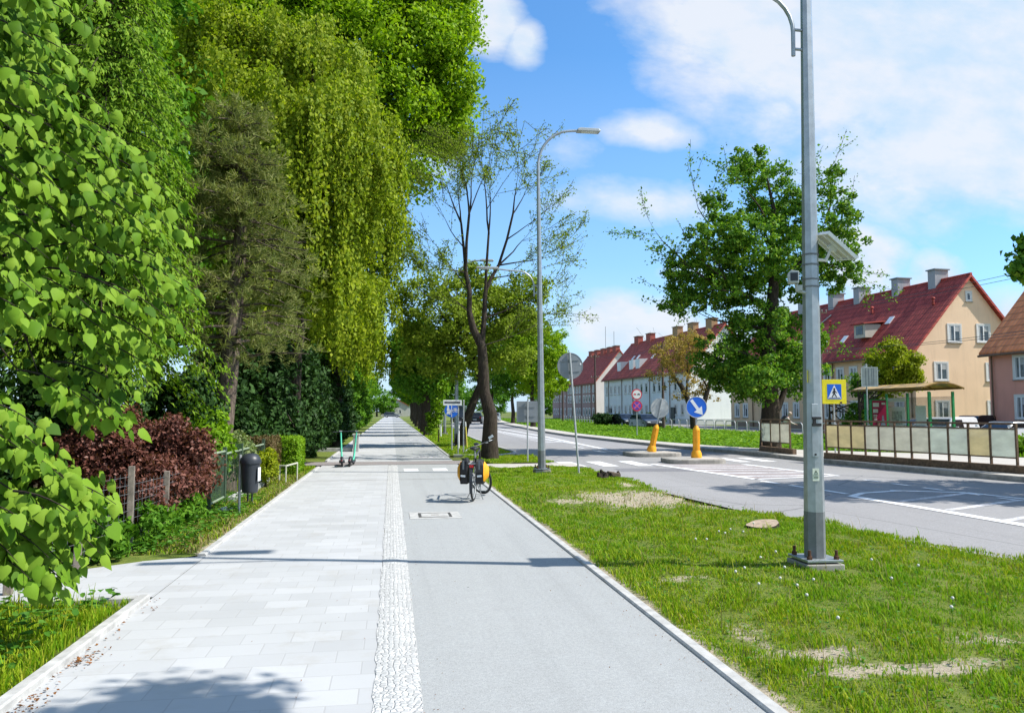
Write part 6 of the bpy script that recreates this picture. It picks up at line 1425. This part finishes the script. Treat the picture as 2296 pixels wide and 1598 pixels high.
# ---------------------------------------------------------------- nearly bare tree by the road mouth
def branching(t,mb,p,d,L,r,depth,tips,wild=.35,trop=.10,maxd=5,kids=(2,3),maxz=99):
    p=Vector(p); d=Vector(d).normalized(); pts=[p]; rs=[r]
    if p.z>maxz: return
    for i in range(5):
        if p.z+d.z*L/5>maxz: d=Vector((d.x,d.y,-.1))
        d=(d+Vector((rng.normal(0,wild*.25),rng.normal(0,wild*.25),rng.normal(trop*.3,wild*.18)))).normalized(); p=p+d*L/5; pts.append(p); rs.append(max(.0075,r*(1-.13*(i+1))))
        if depth>=2: tips.append((tuple(p),tuple(d),depth))
    mb.tube(pts,rs,7 if r>.03 else 4,False)
    if depth>=maxd: return
    n=int(rng.integers(kids[0],kids[1]+1))
    for k in range(n+1):
        j=5 if k==0 else int(rng.integers(2,6)); ax=Vector((rng.normal(),rng.normal(),rng.normal()*.5)).normalized(); ang=rng.uniform(.12,.3) if k==0 else rng.uniform(.4,.85)
        nd=(Matrix.Rotation(ang,3,d.cross(ax).normalized())@d); branching(t,mb,pts[j],nd,L*rng.uniform(.62,.84),rs[j]*(.78 if k==0 else .55),depth+1,tips,wild,trop,maxd,kids,maxz)
bx_=G(1098,1029); Y8=bx_.y
t=thing('bare_tree','nearly leafless tree with dark curved trunk and fine spreading twigs by the road mouth','tree',(bx_.x,bx_.y,0)); b=Vector((bx_.x,bx_.y,0))
mb=MB(); P8=lambda px,py,dy=0: at(px,py,Y8+dy)-b
main=[Vector((0,0,-.1)),P8(1098,985),P8(1100,930),P8(1086,880),P8(1084,830),P8(1080,775),P8(1062,740),P8(1052,700)]
mb.tube(main,[.34,.275,.24,.195,.185,.165,.13,.10],12)
tips=[]
ND={'C':main[-1],'A':main[5]}
def limb8(f,to,px,py,dy,r0,r1):
    p=ND[f]; q=P8(px,py,dy); m=p.lerp(q,.5)+Vector((rng.normal(0,.05),rng.normal(0,.05),.02)); ND[to]=q; ND[to+'m']=m
    mb.tube([p,p.lerp(m,.5),m,m.lerp(q,.5),q],[r0,r0*.75+r1*.25,(r0+r1)/2,r0*.25+r1*.75,r1],8)
limb8('C','D',1044,610,.2,.10,.075); limb8('A','E',1088,655,.2,.105,.08); limb8('E','F',1118,595,.4,.07,.055)
limb8('D','H',1034,500,.4,.055,.04); limb8('D','I',1052,480,.0,.06,.045); limb8('F','K',1150,480,.2,.052,.038); limb8('E','M',1096,520,.1,.055,.04)
for f,px,py,dy,r in (('H',985,385,.6,.05),('H',1015,400,-.3,.045),('I',1045,340,-.3,.05),('I',1075,330,.4,.045),('Dm',940,545,.5,.04),('D',955,590,-.5,.045),('Hm',965,470,.8,.04),('K',1165,380,-.4,.045),('K',1200,400,.5,.04),('F',1205,520,.7,.05),('F',1255,575,-.4,.045),('M',1090,330,.3,.05),('M',1125,380,-.5,.045),('Em',1240,665,.6,.045),('Fm',1235,610,-.2,.04),('A',1235,745,.5,.035),('C',985,650,-.4,.04),('Km',1225,470,-.5,.035),('I',1110,300,.1,.04)):
    a=ND[f]; q=P8(px,py,dy); branching(t,mb,a,q-a,(q-a).length*.66,r*.75,2,tips,.30,.10,6 if rng.random()<.5 else 5,(1,2),11.6)
mb.build('trunk',MAT['bark'],t,60)
T=np.array([p for p,d,k in tips if k>=3]); n=15000; i=rng.integers(0,len(T),n)
P=T[i]+rng.normal(0,.07,(n,3)); leaves('crown',P,rng.normal(0,1,(n,3)),rng.normal(0,1,(n,3))+np.array([0,0,.4]),rng.uniform(.05,.10,n),LM['olive'],t,DIAMOND,.6)
# ---------------------------------------------------------------- leaning tree and the verge trees behind it
tree('leaning_tree','olive leaved tree on a dark trunk leaning right, behind the bare tree',(3.15,36,0),[G(1030,1000),at(1040,960,36),at(1060,905,36),at(1078,860,36),at(1060,780,36)],[.30,.22,.19,.17,.08],
  pxells([(1000,720,75),(940,720,60),(960,790,70),(1030,790,75),(1060,720,80),(920,660,45),(990,640,50),(1130,700,75),(1180,650,50),(1110,780,65),(1190,720,45),(1080,640,60),(1150,800,45)],36,1.3),430,80,.5,.15,'olive','bark',None,.5,22,'tree',DIAMOND,.35)
VT='trees in a row along the verge'
for px,Y,h,r,leaf,l in ((958,52,8.5,2.4,'mid','dark trunked verge tree just left of the blue path sign'),(950,60,9,2.6,'mid','second dark verge tree behind the first'),(944,70,9.5,2.8,'mid','third verge tree down the walkway'),(935,84,10,3,'mid','fourth verge tree down the walkway'),(930,102,10.5,3.2,'maple','brighter verge tree far down the walkway'),(925,128,11,3.6,'mid','far verge tree near the end of the walkway'),(922,165,12,4.5,'mid','last verge tree at the end of the walkway')):
    q=at(px,922,Y); x,y=q.x,q.y
    tree('verge_tree',l,(x,y,0),[(x,y,-.1),(x+.05,y,1.5),(x-.1,y,3),(x,y,h*.8)],[.30,.24,.2,.06],[((x,y,h*.56),(r,r*.8,h*.22),1),((x-.8,y,h*.72),(r*.7,r*.7,h*.2),1),((x+.7,y+.3,h*.42),(r*.75,r*.7,h*.15),1)],230,60,.6,.15+.0015*Y,leaf,'bark',VT,.5,10,'tree',DIAMOND,.5)
for px,Y,h,r,leaf,l in ((1195,76,13,3.7,'maple','bright green round tree right of the bare trunk, beyond the road'),(1150,98,14,4.6,'mid','green tree half hidden by the bare trunk'),(1212,100,13.5,4.0,'maple','bright tree over the road bend behind the round one'),(1105,128,16,5.5,'mid','far tree over the road bend')):
    q=at(px,922,Y); x,y=q.x,q.y
    tree('roadside_tree',l,(x,y,0),[(x,y,-.1),(x+.05,y,1.5),(x-.1,y,3),(x,y,h*.8)],[.30,.24,.2,.06],[((x,y,h*.60),(r,r*.8,h*.26),1),((x-.8,y,h*.75),(r*.7,r*.7,h*.2),1),((x+.7,y+.3,h*.42),(r*.85,r*.7,h*.17),1)],290,70,.6,.15+.0012*Y,leaf,'bark','trees over the road bend',.5,10,'tree',DIAMOND,.5)
for px,Y,h,r,l in ((845,250,9,6,'tree closing the view left of the far house'),(890,320,10,7,'tree closing the view at the vanishing point'),(960,250,11,7,'tree closing the view right of the far car'),(1015,240,11,7,'wide tree behind the far road bend'),(1090,230,10,7,'tree at the left of the distant road'),(1215,260,8,5,'small tree left of the flat roofed block')):
    q=at(px,922,Y); x,y=q.x,q.y
    tree('distant_tree',l,(x,y,0),[(x,y,-.1),(x,y,h*.7)],[.35,.1],[((x,y,h*.55),(r,r*.7,h*.40),1),((x+r*.5,y,h*.4),(r*.6,r*.6,h*.32),1)],150,40,1.1,.55,'mid','bark','trees closing the view',.5,4,'tree')
# ---------------------------------------------------------------- the big tree across the road
Yt=28.5; KT=1.12; q=at(1727,985,Yt); bx2=Vector((q.x,q.y,0))
el=pxells([(1690,560,90),(1700,430,74),(1680,370,46),(1610,540,76),(1570,630,72),(1525,670,42),(1650,650,60),(1760,620,75),(1700,720,62),(1690,810,95),(1620,800,62),(1780,770,75),(1790,840,62),(1700,850,60),(1640,835,50),(1850,480,68),(1880,550,58),(1885,615,46),(1760,480,62),(1840,400,26,.6),(1870,390,26,.6),(1600,460,30,.7),(1500,560,26,.5),(1520,610,34,.6),(1800,560,60),(1745,380,30,.6)],Yt,1.5); el=[(c,tuple(a*KT for a in r),w) for c,r,w in el]
t=thing('big_tree','big dark green tree across the road with ragged crown and thick trunk','tree',tuple(bx2)); E=[(Vector(c)-bx2,r,w) for c,r,w in el]
o,CC,OUT=crown('crown',E,1050,64,.31,.145,LM['chest'],t,.5,DIAMOND,.62,.35)
mb=MB(); P2=lambda px,py,dy=0: at(px,py,Yt+dy)-bx2
mb.tube([Vector((0,0,-.1)),P2(1727,950),P2(1728,900),P2(1722,830),P2(1725,740),P2(1735,640),P2(1732,560),P2(1735,470),P2(1720,400)],[.46,.38,.34,.30,.26,.21,.15,.09,.03],12)
mb.tube([P2(1727,945),P2(1748,905),P2(1765,860),P2(1785,800)],[.2,.13,.09,.03],8)
tips=[]
for s,e,r in (((1730,700),(1610,640),.10),((1732,600),(1640,540),.08),((1610,640),(1540,590),.06),((1540,590),(1470,530),.035),((1640,540),(1560,480),.04),((1735,640),(1830,560),.10),((1830,560),(1870,470),.07),((1850,500),(1850,390),.05),((1732,520),(1690,420),.06),((1725,740),(1600,720),.07),((1728,820),(1650,800),.07),((1728,800),(1810,780),.07),((1735,620),(1790,500),.06),((1830,580),(1895,620),.04)):
    a=P2(*s); c=P2(*e,rng.uniform(-1,1)); branching(t,mb,a,c-a,(c-a).length,r,2,tips,.35,.05,4,(1,2))
mb.build('trunk',MAT['bark'],t,60)
T=np.array([p for p,d,k in tips if k>=3]); n=3000; i=rng.integers(0,len(T),n); P=T[i]+rng.normal(0,.10,(n,3))
leaves('twig_leaves',P,rng.normal(0,1,(n,3)),rng.normal(0,1,(n,3))+np.array([0,0,.5]),rng.uniform(.08,.16,n),LM['chest'],t,DIAMOND,.62)
# ochre tree behind the arrow sign
Yo=60; q=at(1556,967,Yo); bo=Vector((q.x,q.y,0)); el=pxells([(1530,800,60),(1500,790,40),(1560,770,45),(1480,840,35,.8),(1570,850,45,.7),(1610,830,40,.8),(1530,860,40,.6),(1590,880,35,.5)],Yo,1.5)
t=thing('ochre_tree','small ochre leaved tree with forked dark trunk behind the blue arrow sign','tree',tuple(bo)); E=[(Vector(c)-bo,r,w) for c,r,w in el]
crown('crown',E,300,36,.42,.16,LM['ochre'],t,.4,DIAMOND,.62,.3)
mb=MB(); PO=lambda px,py,dy=0: at(px,py,Yo+dy)-bo; mb.tube([Vector((0,0,-.1)),PO(1553,930),PO(1540,890),PO(1527,865),PO(1505,840)],[.30,.26,.22,.19,.06],10); mb.tube([PO(1553,940),PO(1575,915),PO(1585,880),PO(1595,845),PO(1600,800)],[.24,.22,.20,.15,.05],10)
tips=[]
for s,e,r in (((1527,865),(1490,800),.10),((1540,880),(1540,790),.09),((1587,870),(1560,800),.08),((1593,850),(1620,800),.07)): a=PO(*s); c=PO(*e); branching(t,mb,a,c-a,(c-a).length,r,2,tips,.35,.1,4,(1,2))
mb.build('trunk',MAT['bark'],t,60)
# shrub by the peach house, hedges before the white block, greenery by the railing end
tree('house_shrub','yellow green bushy tree in front of the peach house above the bus shelter',(26.9,40.5,0),[(26.9,40.5,-.1),(26.9,40.5,1.5),(26.8,40.5,3.4)],[.12,.09,.03],pxells([(2010,820,50),(1985,800,42),(2030,850,40),(1985,860,40),(2045,820,30),(2000,770,22)],40.5,.8),260,60,.34,.15,'ylw','bark',None,.5,10,'tree',DIAMOND,.4)
tree('house_shrub','dark green climbing bush left of the bus shelter',(25.6,41.5,0),[(25.6,41.5,-.1),(25.6,41.5,1.2),(25.6,41.5,2.6)],[.1,.08,.03],pxells([(1935,880,28),(1930,930,34),(1925,960,34),(1945,910,28),(1915,850,18,.5)],41.5,.6),170,50,.3,.14,'chest','bark',None,.5,8,'shrub',DIAMOND,.4)
for px,Y,w,h,l in ((1352,88,3.0,1.5,'low dark bush at the left corner of the white block'),(1470,80,2.2,1.8,'dark bush behind the no stopping sign')):
    q=at(px,922,Y); tree('low_bush',l,(q.x,q.y,0),[(q.x,q.y,-.1),(q.x,q.y,.6)],[.08,.04],[((q.x,q.y,h*.5),(w*.5,w*.4,h*.5),1)],110,45,.3,.2,'dark','bark',None,.5,4,'shrub',DIAMOND,.3)
q=G(2290,1010); tree('low_bush','bright leafy bush beyond the right end of the railing',(23.9,26.4,0),[(23.9,26.4,-.1),(23.9,26.4,.4)],[.05,.03],[((23.9,26.4,.35),(1.1,1.2,.38),1)],120,45,.22,.15,'lime','bark',None,.5,4,'shrub',DIAMOND,.3)
# roadside trees standing just outside the picture: their shade reaches in, one sprig too
tree('kerb_tree','tree at the right edge whose leafy sprig enters the sky above the peach gable',(17.6,13.0,0),[(17.6,13.0,-.1),(17.6,13.0,3),(17.5,13.0,8)],[.3,.24,.1],[((17.6,13.0,6.6),(2.5,2.6,2.6),1),((17.2,12.8,9.2),(1.9,1.9,1.8),1),((17.7,12.6,4.4),(2.0,2.0,1.2),.8)]+[(at(2296,603,13.8),(.17,.2,.17),2.5),(at(2312,548,13.8),(.12,.15,.12),2),(at(2345,580,13.8),(.35,.4,.35),2)],520,60,.42,.16,'chest','bark',None,.5,14,'tree',DIAMOND,.4)
tree('kerb_tree','tree behind the viewpoint shading the front of the walkway',(4.6,1.6,0),[(4.6,1.6,-.1),(4.6,1.6,3.5),(4.5,1.8,6.5)],[.2,.16,.06],[((4.2,1.9,6.4),(1.1,1.1,1.2),1),((4.05,3.0,6.2),(.75,.62,.35),1.0),((3.5,2.5,6.0),(.6,.6,.4),.8)],260,60,.30,.13,'chest','bark',None,.5,10,'tree',DIAMOND,.3)
# ================================================================== light and sky
SUN_EL,SUN_AZ=R(48.5),R(14)          # the sun stands to the right, a little behind the camera
sv_=Vector((math.cos(SUN_EL)*math.cos(SUN_AZ),-math.cos(SUN_EL)*math.sin(SUN_AZ),math.sin(SUN_EL)))
sd=bpy.data.lights.new('sun','SUN'); sd.energy=5.0; sd.angle=R(.53); sd.color=(1,.955,.87); so=bpy.data.objects.new('sun',sd); link(so); so.rotation_euler=sv_.to_track_quat('Z','Y').to_euler(); so.location=(20,-10,40)
w=bpy.data.worlds.new('World'); sc.world=w; w.use_nodes=True; nt=w.node_tree
for n in list(nt.nodes): nt.nodes.remove(n)
out=nt.nodes.new('ShaderNodeOutputWorld'); bg=nt.nodes.new('ShaderNodeBackground'); nt.links.new(bg.outputs[0],out.inputs[0])
sky=nt.nodes.new('ShaderNodeTexSky'); sky.sky_type='NISHITA'; sky.sun_disc=False; sky.sun_elevation=SUN_EL; sky.sun_rotation=PI/2+SUN_AZ; sky.air_density=1.1; sky.dust_density=.6; sky.ozone_density=2.0
STR=.085; bg.inputs[1].default_value=STR
tc=nt.nodes.new('ShaderNodeTexCoord'); dirv=tc.outputs['Generated']
sp=nt.nodes.new('ShaderNodeSeparateXYZ'); nt.links.new(dirv,sp.inputs[0])
m=lambda op,a,b=None,c=False: math_(nt,op,a,b,c)
dy=m('MAXIMUM',sp.outputs[1],.08); u=m('DIVIDE',sp.outputs[0],dy); v=m('DIVIDE',sp.outputs[2],dy)
cv=nt.nodes.new('ShaderNodeCombineXYZ'); nt.links.new(u,cv.inputs[0]); nt.links.new(m('MULTIPLY',v,1.8),cv.inputs[1])
n1=noise(nt,3.2,8,.58,cv.outputs[0],'Fac',.3); n2=noise(nt,9,6,.6,cv.outputs[0])
nn=m('ADD',m('MULTIPLY',m('SUBTRACT',n1,.5),1.5),m('MULTIPLY',m('SUBTRACT',n2,.5),.6))
# banks of cloud: (u, v, half width, half height, density) in sky directions
BL=[(.80,.56,.46,.20,1.15),(.92,.42,.42,.15,1.0),(.56,.44,.10,.08,.5),(.355,.395,.085,.032,.55),(.335,.29,.15,.042,.7),(.13,.54,.055,.055,.9),(.175,.51,.035,.045,.7),(.67,.215,.085,.06,.8),(.80,.19,.07,.045,.7),(.42,.195,.10,.018,.4),(.30,.12,.07,.055,.85),(.38,.095,.10,.06,.8),(.22,.36,.07,.04,.35),(.56,.13,.14,.06,.6),(.9,.13,.12,.06,.7),(-.9,.5,.4,.2,.8),(1.5,.5,.5,.3,.8),(.02,.35,.1,.05,.5)]
acc=None
for a,b,rx,ry,s in BL:
    e=m('SQRT',m('ADD',m('POWER',m('DIVIDE',m('SUBTRACT',u,a),rx),2),m('POWER',m('DIVIDE',m('SUBTRACT',v,b),ry),2)))
    f=m('MULTIPLY',m('SUBTRACT',1.25,e),s); acc=f if acc is None else m('MAXIMUM',acc,f)
mask0=ramp(nt,m('ADD',acc,m('MULTIPLY',nn,.85)),[(.14,(0,0,0)),(.60,(.93,.93,.93))])
back=ramp(nt,noise(nt,2.4,6,.6,dirv),[(.42,(0,0,0)),(.58,(.95,.95,.95))])      # unseen broken cloud added behind the camera to neutralise the ambient light
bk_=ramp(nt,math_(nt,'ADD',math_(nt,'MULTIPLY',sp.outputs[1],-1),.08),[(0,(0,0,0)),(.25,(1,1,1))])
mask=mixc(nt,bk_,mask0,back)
skyc=mixc(nt,1,sky.outputs[0],(.84,1.42,1.84),'MULTIPLY')
hz=ramp(nt,v,[(0,(.85,.85,.85)),(.20,(.22,.22,.22)),(.5,(0,0,0))])
W_=1/STR
skyc=mixc(nt,hz,skyc,(.46*W_,.58*W_,.74*W_))
shade=ramp(nt,m('ADD',m('MULTIPLY',n2,.5),m('MULTIPLY',n1,.5)),[(.38,(.42*W_,.54*W_,.66*W_)),(.56,(.58*W_,.61*W_,.66*W_))])
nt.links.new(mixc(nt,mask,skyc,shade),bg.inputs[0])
sc.view_settings.view_transform='Standard'; sc.view_settings.look='None'; sc.view_settings.exposure=.58; sc.view_settings.gamma=1
sc.render.film_transparent=False
cy=sc.cycles; cy.use_denoising=True; cy.max_bounces=7; cy.diffuse_bounces=3; cy.glossy_bounces=3; cy.transmission_bounces=4; cy.transparent_max_bounces=12; cy.sample_clamp_indirect=6
try: cy.denoiser='OPENIMAGEDENOISE'
except Exception: pass
# remaining names for the setting
NAMES={'ground':'open grassy ground','road':'grey asphalt road','pavement':'pale concrete slab walkway','sett_strip':'strip of pale granite setts','cycle_path':'smooth grey cycle path'}
SETTING={'ground':('open grassy ground stretching to the horizon','ground'),'road':('grey asphalt road with worn patches','road'),'pavement':('pale concrete slab walkway','pavement'),'sett_strip':('strip of pale granite setts between walkway and cycle path','paving strip'),'cycle_path':('smooth light grey cycle path','cycle path'),
'side_drive':('reddish grey drive crossing the walkway','drive'),'far_crossroad':('crossroad at the far end of the walkway','road'),'driveway_slabs':('slab path turning off to the left garden','path'),'crossing_link':('pale paved link from the cycle path to the zebra crossing','pavement'),'far_pavement':('beige pavement on the far side of the road','pavement'),'parking_lane':('asphalt lane before the houses','road'),
'kerb_edge':('concrete edging of the walkway','kerb'),'path_edging':('narrow concrete edging beside the cycle path','kerb'),'driveway_edging':('edging of the side path','kerb'),'road_kerb':('kerb on the far side of the road','kerb'),'verge_kerb':('kerb of the grass verge','kerb'),'verge':('grass verge soil','verge'),'road_marking':('white painted road marking','road marking'),'cycle_symbol':('worn white cycle symbol on the path','road marking')}
STUFF={'grass':('short verge grass','grass'),'meadow_grass':('long bright grass across the road','grass'),'weeds':('broad leaved weeds','weeds'),'grit':('scattered grit on the walkway','grit'),'dead_leaves':('brown dead leaves swept against the kerb','leaves')}
for o in sc.objects:
    if o.parent is None and o.get('kind') in ('structure','stuff'):
        n=o.name.split('.')[0]; l=SETTING.get(n) or STUFF.get(n)
        if l: o['label'],o['category']=l
